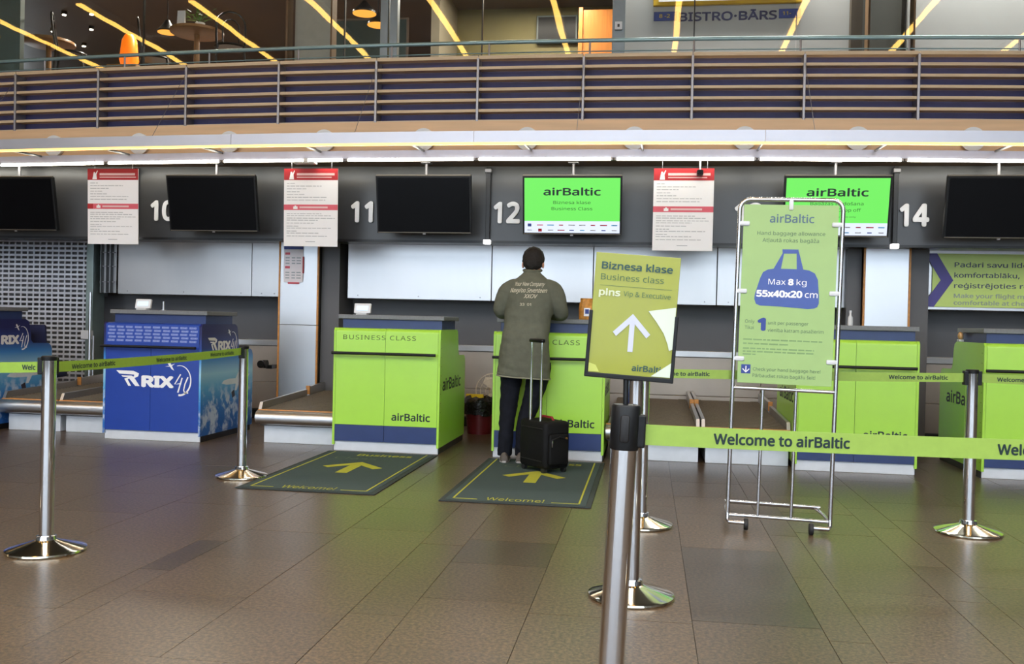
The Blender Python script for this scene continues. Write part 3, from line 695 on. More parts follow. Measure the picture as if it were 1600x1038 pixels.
# ================================================================== CONVEYORS
def conveyor(x0, x1, y, label, guards='lr', step=False):
    w = x1-x0; t = thing('baggage_conveyor', label, 'conveyor', (x0, y, 0), group='baggage conveyors')
    L = 10.28-y
    MB().box(.04, w-.005, .12, L, 0, .16, .004).build('base_panel', PLINTH, t)
    MB().box(.01, w-.01, .10, L, .16, .30).build('frame', FASCIA, t)
    MB().tube([(.0, .06, .238), (w-.004, .06, .238)], .066, 20).build('front_roller', STEEL, t, True, label='steel front roller')
    MB().box(.0, w, .065, .10, .298, .312, .002).build('edge_strip', EDGEW, t, label='wooden edge strip')
    b = MB(); b.hexa([(.03, .10, .30), (w-.03, .10, .30), (w-.03, L, .36), (.03, L, .36)], [(.03, .10, .312), (w-.03, .10, .312), (w-.03, L, .375), (.03, L, .375)]); b.build('belt', RUBBER, t)
    rb = MB(); n = int(L/.055)
    for k in range(1, n):
        yy = .10+k*.055; z = .312+.063*(yy-.1)/(L-.1)
        m_ = .5*w; d = .045
        rb.hexa([(.035, yy, z-.001), (m_, yy+d, z-.001), (m_, yy+d+.012, z-.001), (.035, yy+.012, z-.001)], [(.035, yy, z+.004), (m_, yy+d, z+.004), (m_, yy+d+.012, z+.004), (.035, yy+.012, z+.004)])
        rb.hexa([(m_, yy+d, z-.001), (w-.035, yy, z-.001), (w-.035, yy+.012, z-.001), (m_, yy+d+.012, z-.001)], [(m_, yy+d, z+.004), (w-.035, yy, z+.004), (w-.035, yy+.012, z+.004), (m_, yy+d+.012, z+.004)])
    rb.build('belt_ribs', RUBBER, t, kind='stuff')
    for s in guards:
        xa, xb = (0, .03) if s == 'l' else (w-.03, w)
        e = 1.25
        MB().hexa([(xa, .07, .30), (xb, .07, .30), (xb, e, .33), (xa, e, .33)], [(xa, .11, .375), (xb, .11, .375), (xb, e, .415), (xa, e, .415)]).build('side_guard', STEEL, t)
        MB().hexa([(xa, e+.07, .33), (xb, e+.07, .33), (xb, L, .36), (xa, L, .36)], [(xa, e+.07, .44), (xb, e+.07, .44), (xb, L, .47), (xa, L, .47)]).build('side_guard', STEEL, t)
        MB().box(xa-.004, xb+.008, e+.05, e+.07, .36, .45, .003).build('guard_cap', EDGEW, t)
    return t
conveyor(-6.24, -5.645, 8.35, 'baggage conveyor beside the desk cut off at left edge', 'l')
conveyor(-5.63, -5.0, 8.35, 'baggage conveyor directly left of the blue desk', 'l')
conveyor(-3.54, -2.745, 8.2, 'baggage conveyor left of the green desk below number 11', 'l')
conveyor(-.34, .455, 8.1, 'baggage conveyor right of the desk the man leans on', 'r')
conveyor(.47, 1.205, 8.1, 'baggage conveyor seen behind the tall framed sign', 'lr')

# steel columns
def column(x0, x1, label):
    t = thing('steel_column', label, 'column', (x0, 9.9, 0)); w = x1-x0
    MB().box(.015, w-.015, .01, .6, 0, 2.0).build('core', FASCIA, t)
    MB().box(.02, w-.02, 0, .012, 1.085, 1.99, .002).build('cladding', STEEL_L, t); MB().box(.02, w-.02, 0, .012, .1, 1.08, .002).build('cladding', STEEL_L, t)
    for a, b_ in ((0, .02), (w-.02, w)):
        for z0, z1 in ((.1, 1.08), (1.085, 1.99)): MB().box(a, b_, -.006, .02, z0, z1, .002).build('edging', EDGEW, t, label='wooden edging')
    MB().box(.01, w-.01, -.004, .02, 0, .1).build('base_band', FASCIA_D, t)
    MB().box(w-.004, w+.2, .1, .6, 0, 1.99).build('return_panel', WALLD if x0 < 0 else WALLD, t)
    MB().box(-.14, .004, .1, .6, 0, 1.99).build('return_panel', WALLD, t) if x0 > 0 else None
    return t
column(-4.03, -3.57, 'steel clad column with wooden edging and taped leaflet'); column(2.13, 2.585, 'steel clad column with wooden edging below the number 14')
t = thing('taped_leaflet', 'pink and white notice taped on the left steel column', 'leaflet', (-3.99, 9.888, 1.55))
MB().box(.02, .24, .002, .005, 0, .40).build('sheet', POSTER, t); shape([(.02, .36), (.24, .36), (.24, .40), (.02, .40)], NAVYTXT, t, at=(0, .002, 0), name='blue_header')
for z in (.30, .15): shape([(.035, z), (.09, z), (.09, z+.025), (.035, z+.025)], PINK, t, at=(0, .002, 0), name='pink_block')
MB().box(.07, .2, -.001, .004, -.02, .0).build('tape', PINK, t); MB().box(.235, .25, -.001, .004, .1, .28).build('tape', RED, t)
lb = MB()
for z in (.26, .23, .2, .1, .07, .04):
    for a, b_ in ((.04, .085), (.11, .15), (.165, .215)): lb.box(a, b_, .0006, .002, z, z+.012)
lb.build('text_lines', GREYINK, t, kind='stuff')
t = thing('photo_sensor', 'round sensor head on a dark bracket left of steel column', 'sensor', (-4.08, 9.75, .60)); MB().tube([(-.06, 0, .05), (.0, 0, .05)], .045, 16).build('sensor_head', BLACKR, t, True); MB().lathe([(.03, 0), (.042, 0), (.042, .012), (.03, .012)], 20, M=Matrix.Translation((-.05, -.045, .05)) @ Matrix.Rotation(R(90), 4, 'X')).build('ring', CHROME, t, True); MB().box(-.02, .05, .01, .2, .0, .04).build('bracket', BLACK, t)

# roller shutter on the left
sh = thing('roller_shutter', 'closed grey roller grille shutter left of the blue desk', 'shutter', (-6.42, 10.1, 0))
g = MB(); n = 36
for k in range(n): z = .12+.0545*k; g.box(-2.6, 0, -.012, .006, z, z+.024)
g.build('grille_bars', mat('shutter_grey', (198, 202, 212), .45, .3), sh, kind='stuff')
g = MB()
for k in range(n-1):
    z = .144+.0545*k
    for j in range(33): x = -2.58+.079*j; g.box(x-.009, x+.009, -.008, .003, z, z+.0305)
g.build('grille_links', MATS['shutter_grey'], sh, kind='stuff')
MB().box(0, .085, -.04, .2, 0, 1.98, .004).build('guide_rail', mat('guide_grey', (150, 166, 164), .4, .7), sh); MB().box(-2.6, 0, -.03, .01, .02, .13, .004).build('bottom_bar', MATS['shutter_grey'], sh)
MB().box(-.05, .09, -.05, -.02, .86, .96, .005).build('lock', PLINTH, sh)
struct(MB().box(-9.2, -6.33, 10.3, 10.36, 1.36, 2.0).build('trim_18', mat('grille_backing', (118, 120, 126), .5))); 
g = thing('narrow_grille', 'narrow grey grille strip between the shutter and steel panel', 'grille', (-6.30, 10.12, 1.4))
MB().box(0, .2, .03, .05, 0, .6).build('back_plate', STEEL, g)
for x in (.03, .095, .15): MB().box(x, x+.014, -.01, .03, 0, .6).build('bar', FASCIA_D, g)
for z in (.12, .3, .46): MB().box(.01, .19, 0, .03, z, z+.012).build('crossbar', DIVIDER, g)
t = thing('standpipe', 'two slim metal pipes rising beside the blue desk', 'pipe', (-6.31, 9.98, 0)); MB().tube([(0, 0, 0), (0, 0, 1.4)], .016, 8).build('pipe', STEEL, t, True); MB().tube([(.0, .07, 0), (.0, .07, .9)], .012, 8).build('pipe', STEEL, t, True)

# office chair behind the left desk
t = thing('office_chair', 'navy office chair back behind the desk at left edge', 'chair', (-6.56, 9.35, 0), (0, 0, R(12)))
MB().box(-.17, .17, -.03, .02, .62, 1.03, .02, Matrix.Rotation(R(6), 4, 'X')).build('backrest', NAVYF, t, True); MB().box(-.2, .2, .02, .42, .44, .51, .03).build('seat', NAVYF, t, True)
MB().box(-.03, .03, -.0, .04, .48, .7).build('back_bar', BLACK, t); MB().tube([(0, .22, .08), (0, .22, .44)], .025, 10).build('gas_lift', BLACK, t, True)
for k in range(5): a = k*2*math.pi/5; MB().tube([(0, .22, .09), (.26*math.cos(a), .22+.26*math.sin(a), .05)], .016, 8).build('leg', BLACK, t, True); MB().ell((.26*math.cos(a), .22+.26*math.sin(a), .03), (.03, .03, .03), 8).build('castor', BLACK, t, True)

# waste bin, fan, by the gap between desks
t = thing('waste_bin', 'dark red waste bin with black liner between green desks', 'bin', (-1.715, 9.68, 0))
MB().lathe([(0, 0), (.125, 0), (.155, .33), (.145, .33), (.12, .02), (0, .02)], 24).build('bin_body', DKRED, t, True)
b = MB(); n = 26; rng = random.Random(3)
b.rings([[Vector((r*(1+.07*rng.uniform(-1, 1))*math.cos(2*math.pi*k/n), r*(1+.07*rng.uniform(-1, 1))*math.sin(2*math.pi*k/n), z+.012*rng.uniform(-1, 1))) for k in range(n)] for r, z in ((.158, .20), (.165, .26), (.172, .31), (.165, .36), (.14, .385), (.125, .36), (.11, .25))])
b.build('bin_liner', FILM, t, True, label='black plastic liner'); MB().box(-.17, .02, .08, .12, .34, .40, .01).build('yellow_rag', YELLOW, t)
t = thing('desk_fan', 'ivory round fan on the floor behind the standing man', 'fan', (-1.635, 10.1, 0))
MB().lathe([(0, 0), (.11, 0), (.1, .02), (.03, .035), (0, .035)], 24).build('base', BEIGEP, t, True); MB().tube([(0, 0, .03), (0, 0, .38)], .014, 8).build('stem', BEIGEP, t, True)
MB().ell((0, .0, .42), (.06, .08, .06), 14).build('motor', BEIGEP, t, True)
g = MB(); 
for yy, rr in ((-.12, .185), (-.14, .13), (-.15, .07), (-.05, .19)): g.tube([(rr*math.cos(2*math.pi*k/32), yy, .42+rr*math.sin(2*math.pi*k/32)) for k in range(33)], .0035, 6)
for k in range(24): a = 2*math.pi*k/24; g.tube([(.03*math.cos(a), -.15, .42+.03*math.sin(a)), (.13*math.cos(a), -.14, .42+.13*math.sin(a)), (.19*math.cos(a), -.06, .42+.19*math.sin(a))], .0014, 5)
g.build('guard', BEIGEP, t, True)
for k in range(3):
    a = 2*math.pi*k/3
    MB().prism([(.02*math.cos(a), .02*math.sin(a)), (.15*math.cos(a-.45), .15*math.sin(a-.45)), (.17*math.cos(a), .17*math.sin(a)), (.14*math.cos(a+.4), .14*math.sin(a+.4))], -.095, -.09, 'y').build('blade', BEIGEP, t, M=Matrix.Translation((0, 0, .42)))

# ================================================================== SCREENS, NUMBERS, BANNERS
def tv(xc, label, lit=None, y=9.3):
    t = thing('hanging_screen', label, 'screen', (xc, y, 2.755), group='screens hung over the desks')
    M = Matrix.Translation((0, -.055, -.43)) @ Matrix.Rotation(R(11), 4, 'X')
    w, h = .485, .285
    MB().box(-w, w, -.03, .02, -h, h, .004, M).build('bezel', BLACK, t); MB().box(-w+.08, w-.08, .02, .06, -h+.06, h-.06, .01, M).build('rear_housing', BLACK, t)
    MB().box(-w, w, -.03, .0, h, h+.012, .002, M).build('top_trim', mat('bronze_trim', (126, 118, 106), .35, .8), t, label='metal top trim'); MB().box(-w+.01, w-.01, -.034, -.03, -h+.004, -h+.012, 0, M).build('bottom_trim', MATS['bronze_trim'], t)
    MB().box(-.014, .014, -.037, -.031, -h-.012, -h+.002, 0, M).build('logo_tab', DIVIDER, t)
    MB().tube([(0, .01, -.2), (0, .01, 0)], .016, 10).build('pole', DIVIDER, t, True); MB().box(-.05, .05, -.04, .06, -.012, 0, .002).build('ceiling_plate', DIVIDER, t)
    MB().box(-.06, .06, .0, .05, -.5, -.17, .004).build('mount', BLACK, t)
    sx, sz = w-.018, h-.018
    if not lit: MB().box(-sx, sx, -.0325, -.03, -sz, sz, 0, M).build('display', SCREEN_OFF, t); return t
    MB().box(-sx, sx, -.0325, -.03, -sz+.115, sz, 0, M).build('display', SCR_G, t, label='lit green display area'); MB().box(-sx, sx, -.0325, -.03, -sz, -sz+.115, 0, M).build('sponsor_strip', SCR_W, t, label='lit white strip with rows of small marks')
    text('airBaltic', SCR_TXT, t, (0, -.0325, .10), .56, .085, align='c', bold=.02, M=M)
    for k, (s, wd_) in enumerate(lit):
        c = .036 if k < 2 else .016
        text(s, SCR_TXT2, t, (0, -.0325, (.015, -.045, -.10)[k]), wd_, c, align='c', M=M)
    rng = random.Random(5); cols = [NAVYTXT, GREYINK, PINK, RED, mat('sky_ink', (90, 170, 220), .5)]
    for r_ in range(2):
        for k in range(9):
            x = -sx+.05+k*.104; z = -sz+.075-.05*r_; big = (k == 0 and r_ == 0) or (k == 1 and r_ == 1)
            ww, hh = (.018, .014) if big else (rng.uniform(.02, .036), .005)
            shape([(x-ww, z-hh), (x+ww, z-hh), (x+ww, z+hh), (x-ww, z+hh)], NAVYTXT if big and r_ == 0 else RED if big else cols[rng.randrange(5)], t, at=(0, -.0325, 0), name='small_mark', M=M)
    return t
tv(-6.81, 'switched-off black screen cut off at the left picture edge', None, 9.4)
tv(-4.49, 'switched-off black screen cutting through the zero of number 10')
tv(-2.25, 'switched-off black screen touching the last digit of number 11')
tv(-.765, 'lit green screen reading business class above the man', [('Biznesa klase', .365), ('Business Class', .40)])
tv(1.725, 'lit green screen partly behind the tall framed sign', [('Bagāžas nodošana', .48), ('Baggage Drop off', .44), ('With boarding pass only', .36)])
tv(3.18, 'switched-off black screen right of the number 14')
for s, x in (('10', -5.37), ('11', -3.12), ('12', -1.60), ('13', .82), ('14', 2.38)):
    o = text(s, WHITE, None, (0, 0, 0), .275 if s != '11' else .24, .245, name='desk_number', bold=.035, lift=0, th=-.012)
    o.location = (x, 9.585, 2.19); tag(o, {'10': 'white raised ten, leftmost number on the fascia, its zero half covered', '11': 'white raised eleven left of the wide dark screen on fascia', '12': 'white raised twelve left of the lit business class screen', '13': 'white raised thirteen mostly hidden by the tall framed sign', '14': 'white raised fourteen, rightmost number, beside a dark screen'}[s], 'number', 'desk numbers')
def banner(x, label, first=False):
    t = thing('hanging_banner', label, 'banner', (x, 9.14, 1.885), (R(2), 0, 0), group='red and white notices hung from the canopy')
    w, h = .565, .78
    MB().box(0, w, 0, .006, 0, h).build('board', WHITE, t); MB().box(0, w, -.001, 0, h-.115, h).build('red_header', RED, t); MB().box(0, w, -.001, 0, h-.415, h-.36).build('rose_band', PINK, t)
    if first: MB().box(0, .06, -.0018, -.001, h-.415, h-.36).build('red_block', RED, t)
    shape([(.055, h-.108), (.105, h-.108), (.10, h-.06), (.115, h-.02), (.108, h-.018), (.09, h-.05), (.085, h-.032), (.07, h-.032), (.066, h-.055)], WHITE, t, at=(0, -.001, 0), name='figure_pictogram')
    sz = MB(); sz.box(.135, .53, -.0018, -.001, h-.068, h-.045); sz.box(.135, .50 if not first else .54, -.0018, -.001, h-.092, h-.082); sz.box(.165, .46, -.0018, -.001, h-.397, h-.379)
    sz.build('headline_bars', mat('pale_red_ink', (236, 196, 196), .5), t, kind='stuff')
    shape([(.10, h-.405), (.145, h-.405), (.145, h-.38), (.132, h-.38), (.13, h-.37), (.115, h-.37), (.113, h-.38), (.10, h-.38)], WHITE, t, at=(0, -.001, 0), lift=.002, name='case_pictogram')
    ln_ = MB(); rng = random.Random(x)
    rows = [(.15, .08), (.178, .36), (.205, .2), (.235, .13), (.262, .18), (.29, .42), (.318, .4), (.455, .36), (.475, .46), (.50, .5), (.52, .33), (.55, .28), (.58, .12), (.60, .46), (.63, .1), (.65, .33), (.68, .42)]
    for dz, L_ in rows:
        xx = .03
        while xx < .03+L_:
            ww = min(rng.uniform(.02, .07), .03+L_-xx+.005); ln_.box(xx, xx+ww, -.0012, 0, h-dz, h-dz+.006); xx += ww+.008
    ln_.box(.23, .33, -.0012, 0, .045, .052)
    ln_.build('text_lines', GREYINK, t, kind='stuff')
    for xx in (.08, .50): MB().tube([(xx, .003, h), (xx, .003, h+.09)], .003, 5).build('hanger', DIVIDER, t)
    return t
banner(-5.82, 'red and white notice hung left of the number 10', True); banner(-3.675, 'red and white notice hung before the left steel column'); banner(.02, 'red and white notice hung right of lit business screen')
t = thing('security_camera', 'small black camera on white stem hung before a notice', 'camera', (.45, 9.065, 2.765)); MB().tube([(0, 0, 0), (0, 0, -.13)], .008, 8).build('stem', WHITEP, t, True); MB().box(-.03, .03, -.05, .05, -.175, -.125, .012).build('body', BLACK, t, True); MB().lathe([(0, 0), (.02, 0), (.02, .015), (0, .015)], 16, M=Matrix.Translation((0, -.05, -.15)) @ Matrix.Rotation(R(90), 4, 'X')).build('lens', SCREEN_OFF, t, True)
t = thing('ceiling_bracket', 'flat white bracket under the soffit over the left notice', 'bracket', (-3.42, 9.0, 2.70)); MB().box(-.12, .1, 0, .1, .0, .018, .004).build('plate', WHITEP, t); MB().box(-.02, .02, .03, .07, .018, .055).build('stub', WHITEP, t)

# advert on the right steel panels
ad = thing('wall_advert', 'lime advert with purple chevron on the right steel panels', 'advert', (2.75, 10.08, 1.42))
MB().box(.09, 2.8, 0, .012, .0, .54, .002).build('lime_board', mat('advert_lime', (208, 230, 120), .35, var=.02), ad)
shape([(-.02, 0), (.16, .27), (-.0, .54), (-.12-.0, .54), (.04, .27), (-.14, 0)], mat('advert_purple', (74, 62, 142), .4), ad, at=(.13, 0, 0), lift=.004, th=.004, name='chevron')
AT, AT2 = mat('advert_ink', (72, 84, 100), .5, var=0), mat('advert_ink_pale', (156, 172, 150), .5, var=0)
for s, z, wd_ in (('Padari savu lidojumu', .405, .93), ('komfortablāku,', .300, .62), ('reģistrējoties reisam', .195, .92)): text(s, AT, ad, (.30, 0, z), wd_, .058, bold=.012)
for s, z, wd_ in (('Make your flight more', .095, .79), ('comfortable at check-in', .025, .84)): text(s, AT2, ad, (.30, 0, z), wd_, .05, bold=.016)

# ================================================================== FLOOR MATS
def floor_mat_ob(x, y, w, l, label):
    t = thing('floor_mat', label, 'mat', (x, y, .001), group='business class floor mats')
    MB().box(0, w, 0, l, 0, .006, .002).build('rubber_edge', MATE, t); MB().box(.035, w-.035, .035, l-.035, .006, .009, .001).build('pile', MATG, t)
    z = .009
    b = MB()
    b.box(.075, .087, .075, l-.06, z, z+.001).box(w-.087, w-.075, .075, l-.06, z, z+.001).box(.075, .24, .075, .087, z, z+.001).box(w-.26, w-.075, .075, .087, z, z+.001).build('yellow_border', MATY, t)
    cx, cy = w/2, l*.56
    shape([(cx-.045, cy-.30), (cx+.045, cy-.30), (cx+.045, cy+.17), (cx-.045, cy+.17)], MATY, t, FLAT, (0, 0, z), name='arrow_shaft')
    shape([(cx, cy+.24), (cx+.24, cy-.02), (cx+.18, cy-.08), (cx, cy+.12), (cx-.18, cy-.08), (cx-.24, cy-.02)], MATY, t, FLAT, (0, 0, z), .002, name='arrow_head')
    text('Welcome!', MATY, t, (w*.30, .06, z), .38, .12, FLAT)
    text('Business', MATY, t, (w*.34, l-.26, z), .47, .13, FLAT, bold=.02); text('Class', MATF, t, (w*.20, l-.46, z), .36, .13, FLAT)
    return t
floor_mat_ob(-2.74, 6.04, .975, 1.90, 'dark green arrow mat before the empty business desk'); floor_mat_ob(-1.315, 5.96, .985, 1.95, 'dark green arrow mat under the man and suitcase')

# ================================================================== STANCHIONS AND BELTS
def stanchion(x, y, label, dirs, lean=0., black=False, pole_r=.033):
    t = thing('stanchion', label, 'stanchion', (x, y, 0), (0, lean, 0), group='belt stanchions')
    MB().lathe([(0, 0), (.182, 0), (.186, .006), (.184, .014), (.172, .02), (.06, .052), (.045, .06), (0, .06)], 48).build('base', CHROME_B, t, True)
    MB().lathe([(.034, .055), (.05, .058), (.046, .075), (.034, .078)], 32).build('collar', CHROME, t, True)
    top = .865 if black else .94
    MB().lathe([(0, .05), (pole_r, .05), (pole_r, top), (0, top)], 32).build('pole', CHROME, t, True)
    if black:
        h = MB().lathe([(0, .855), (.036, .855), (.037, .86), (.037, .963), (.034, .968), (0, .968)], 32).build('head', BLACK, t, True)
        MB().box(-.012, .012, -.046, -.03, .875, .945, .008).build('belt_clip', BLACKR, h, True)
    else: h = MB().lathe([(0, .93), (.036, .93), (.037, .937), (.037, .948), (.033, .953), (0, .953)], 32).build('cap', BLACK, t, True)
    for a in dirs:
        M = Matrix.Rotation(a, 4, 'Z')
        MB().box(.024, .05, -.02, .02, .862, .945, .004, M).build('belt_cassette', BLACK, t)
    return t
def belt(p0, p1, label, mats, words, hgt=.052, flip=False, ink=DARKTXT, bold=.028, sag=.01):
    p0, p1 = Vector(p0), Vector(p1); d = p1-p0; L = d.length; u = d.normalized(); n = Vector((u.y, -u.x, 0)).normalized()
    if flip: n = -n
    w = u.cross(n) if not flip else n.cross(u)
    w = Vector((0, 0, 1))
    t = thing('queue_belt', label, 'belt', tuple(p0), group='printed queue belts')
    b = MB(); N_ = 16; lo = None
    def P(s, v, o): return u*s+w*(v-sag*4*(s/L)*(1-s/L))+n*o
    for k in range(N_):
        s0, s1 = L*k/N_, L*(k+1)/N_
        b.hexa([P(s0, -hgt/2, -.0012), P(s1, -hgt/2, -.0012), P(s1, -hgt/2, .0012), P(s0, -hgt/2, .0012)], [P(s0, hgt/2, -.0012), P(s1, hgt/2, -.0012), P(s1, hgt/2, .0012), P(s0, hgt/2, .0012)])
    bmesh.ops.remove_doubles(b.bm, verts=b.bm.verts, dist=1e-5)
    b.build('band', mats, t)
    B = Matrix((u, w, n)).transposed().to_4x4()
    for s, s_w, cap, *str_ in words:
        o = text(str_[0] if str_ else 'Welcome to airBaltic', ink, t, (0, 0, 0), s_w, cap, FLAT, bold=bold, lift=.002, M=Matrix.Translation(u*s+w*(-cap*.42-sag*4*((s+s_w/2)/L)*(1-(s+s_w/2)/L))) @ B)
    return t
RD, LD = 0., math.pi
L1, L2, SA, SB, SR, SF = (-2.885, 4.23), (-2.90, 6.5), (-.045, 4.08), (-.015, 5.55), (1.872, 5.81), (-.083, 2.4)
stanchion(*L1, 'chrome stanchion in front at left with belts both ways', (R(90), R(188)))
stanchion(*L2, 'chrome stanchion beside the left mat before blue desk', (R(-90),))
stanchion(*SA, 'chrome stanchion half hidden behind the nearest stanchion', ())
stanchion(*SB, 'chrome stanchion farthest back behind the yellow arrow sign', (R(5),))
stanchion(*SR, 'chrome stanchion at right before the rightmost green desk', (R(185), R(4)))
stanchion(*SF, 'nearest stanchion with black head carrying the yellow arrow sign', (R(8),), lean=R(2.0), black=True)
LX = (-4.15, 4.05); RX = (3.4, 5.95); FX = (1.75, 2.66)
stanchion(*LX, 'chrome stanchion just outside the left picture edge', (R(8),)); stanchion(*RX, 'chrome stanchion just outside the right picture edge', (R(184),)); stanchion(*FX, 'near chrome stanchion just outside the right picture edge', (R(188),))
belt((L1[0], L1[1]+.05, .897), (L2[0], L2[1]-.05, .912), 'lime printed belt between the two left stanchions', BELT, ((.13, .40, .028), (.97, .38, .028), (1.68, .37, .028)))
belt((LX[0]+.05, LX[1]+.007, .889), (L1[0]-.05, L1[1]-.007, .897), 'lime printed belt running off the left picture edge', BELT, ((.24, .38, .028), (1.095, .066, .028, 'Welc')))
belt((SB[0]+.05, SB[1]+.005, .89), (SR[0]-.05, SR[1]-.005, .905), 'lime printed belt crossing behind the tall framed sign', BELT2, ((.0, .33, .027), (1.37, .345, .027)), sag=.004)
belt((SR[0]+.05, SR[1]+.004, .905), (RX[0]-.05, RX[1]-.004, .905), 'lime printed belt right of the right chrome stanchion', BELT2, ((.09, .345, .027), (.95, .345, .027)))
belt((-.0, 2.408, .892), (FX[0]-.05, FX[1]-.007, .872), 'near lime printed belt crossing the whole right foreground', BELT2, ((.172, .345, .031), (.89, .345, .031)), hgt=.052, sag=.006)

# sign on the nearest stanchion
sg = thing('arrow_sign', 'olive yellow A4 arrow sign in black holder on nearest stanchion', 'sign', (-.046, 2.40, 1.036), (0, R(3.4), R(3)))
MB().box(-.106, .106, -.002, .004, .004, .31, .001).build('sheet', SIGNY, sg)
MB().box(-.112, .112, -.007, .009, -.006, .006, .002).build('holder_bottom', BLACK, sg)
MB().box(-.112, -.103, -.007, .009, 0, .163, .002).build('holder_side', BLACK, sg); MB().box(.103, .112, -.007, .009, 0, .163, .002).build('holder_side', BLACK, sg)
MB().box(-.106, .106, .004, .008, 0, .17).build('holder_back', BLACK, sg); MB().tube([(-.006, .004, .002), (-.0, .0, -.09)], .007, 10).build('stalk', BLACK, sg, True)
at = (0, -.002, 0); S1, S2 = mat('sign_dark_ink', (38, 74, 66), .5, var=0), mat('sign_soft_ink', (74, 104, 58), .5, var=0)
text('Biznesa klase', S1, sg, (-.090, -.002, .270), .178, .021, bold=.022); text('Business class', S2, sg, (-.090, -.002, .242), .158, .019)
MB().box(-.09, .09, -.0026, -.002, .2275, .2283).build('rule', S2, sg)
text('pins', mat('sign_white_ink', (204, 208, 170), .5, var=0), sg, (-.092, -.002, .203), .054, .020, bold=.03); text('Vip & Executive', S2, sg, (-.030, -.002, .204), .118, .0155)
AW = mat('arrow_white', (196, 198, 212), .5, var=.01)
shape([(-.0065, .065), (.0065, .065), (.0065, .145), (-.0065, .145)], AW, sg, at=(-.002, -.002, 0), name='arrow_shaft')
shape([(0, .161), (.047, .112), (.038, .102), (0, .142), (-.038, .102), (-.047, .112)], AW, sg, at=(-.002, -.002, 0), lift=.0019, name='arrow_head')
text('airBaltic', S1, sg, (.006, -.002, .018), .084, .018, bold=.02)
PATCH_W = mat('sign_white_patch', (208, 216, 198), .4, var=.02)  # flat whitish patches laid over the yellow sheet
shape([(.104, .185), (.036, .171), (.058, .145), (.078, .118), (.090, .092), (.095, .075), (.104, .08)], PATCH_W, sg, at=at, lift=.0022, name='white_patch', label='white patch')
shape([(.103, .045), (.103, .008), (.055, .008)], PATCH_W, sg, at=at, lift=.0022, name='white_patch'); shape([(-.103, .03), (-.103, .008), (-.075, .008), (-.085, .025)], mat('pale_patch', (190, 196, 96), .4), sg, at=at, lift=.0012, name='pale_corner')

# ================================================================== TALL FRAMED SIGN
st = thing('framed_sign_stand', 'tall wheeled tube frame with pale green hand baggage sign', 'sign stand', (.765, 5.58, 0), (0, R(.9), R(-3)))
hw, top = .285, 1.905
def fr(p, r=.0115, name='frame_tube', m=STEEL): return MB().tube(p, r, 10).build(name, m, st, True)
arc_l = [(-hw+.06-.06*math.cos(R(a)), 0, top-.06+.06*math.sin(R(a))) for a in range(0, 91, 15)]; arc_r = [(-p[0], 0, p[2]) for p in reversed(arc_l)]
fr([(-hw, 0, .075)]+arc_l+arc_r+[(hw, 0, .075)], .0125, 'hoop', mat('stand_steel', (206, 206, 210), .22, 1., var=.02))
TSTEEL = MATS['stand_steel']
fr([(-hw, 0, .815), (hw, 0, .815)], .011, 'crossbar', TSTEEL); fr([(-hw, 0, .075), (hw, 0, .075)], .010, 'crossbar', TSTEEL)
for x in (-.115, .07): fr([(x, 0, .075), (x, 0, .815)], .0095, 'upright', TSTEEL)
for s in (-1, 1):
    fr([(s*hw, 0, .09), (s*hw, -.01, .05), (s*(hw-.01), -.03, .04), (s*(hw-.10), -.035, .04)], .012, 'front_foot', TSTEEL)
    fr([(s*hw, 0, .075), (s*hw, .30, .06), (s*(hw-.02), .55, .05)], .011, 'side_foot', TSTEEL)
    MB().lathe([(0, -.012), (.03, -.012), (.034, -.008), (.034, .008), (.03, .012), (0, .012)], 24, M=Matrix.Translation((s*.18, -.035, .034)) @ Matrix.Rotation(R(90), 4, 'Y')).build('wheel', BLACKR, st, True)
fr([(-hw+.02, .55, .05), (hw-.02, .55, .05)], .011, 'rear_bar', TSTEEL); fr([(-hw, .44, .075), (hw, .44, .075)], .009, 'rear_bar', TSTEEL)
bw = .262; pn = MB().box(-bw, bw, -.004, .006, .845, 1.875, .001).build('sign_board', SIGNG, st, label='pale green printed board')
for s in (-1, 1):
    for z in (1.765, 1.375, .985): MB().box(s*(hw+.003), s*(bw-.035), -.012, -.003, z-.013, z+.013, .006).build('clip', WHITEP, st, True)
MB().box(-.012, .012, -.012, -.003, 1.845, top+.006, .005).build('clip', WHITEP, st, True)
u = lambda px: -bw+2*bw*(px-72)/513; v = lambda py: 1.875-1.03*(py-20)/995
def st_text(s, m, x0, x1, base, cap, bold=0.): return text(s, m, st, (u(x0), -.004, v(base)), u(x1)-u(x0), cap, bold=bold)
st_text('airBaltic', mat('sign_slate_ink', (86, 112, 132), .5, var=0), 215, 455, 118, .056, .014)
st_text('Hand baggage allowance', GREYTXT, 150, 517, 188, .026); st_text('Atļautā rokas bagāža', GREYTXT, 180, 485, 227, .027)
bag = [(148, 545), (150, 520), (175, 430), (190, 395), (215, 380), (250, 374), (400, 374), (440, 380), (470, 395), (488, 430), (497, 520), (498, 560), (490, 580), (475, 588), (440, 592), (300, 584), (180, 581), (158, 572)]
BAGB = mat('bag_blue', (72, 96, 168), .5, var=.03)
shape([(u(x), v(y)) for x, y in bag], BAGB, st, at=(0, -.004, 0), name='bag_pictogram')
for p in ([(245, 378), (292, 288), (290, 266), (378, 266), (376, 288), (300, 290), (286, 378)], [(372, 378), (368, 292), (376, 268), (384, 292), (408, 378)]): shape([(u(x), v(y)) for x, y in p], BAGB, st, at=(0, -.004, 0), name='bag_handle_pictogram', lift=.0014)
st_text('Max', WHITE, 221, 315, 462, .040, .004).location.y = -.0006; st_text('8', WHITE, 328, 358, 462, .040, .05).location.y = -.0006; st_text('kg', WHITE, 374, 428, 462, .040, .004).location.y = -.0006
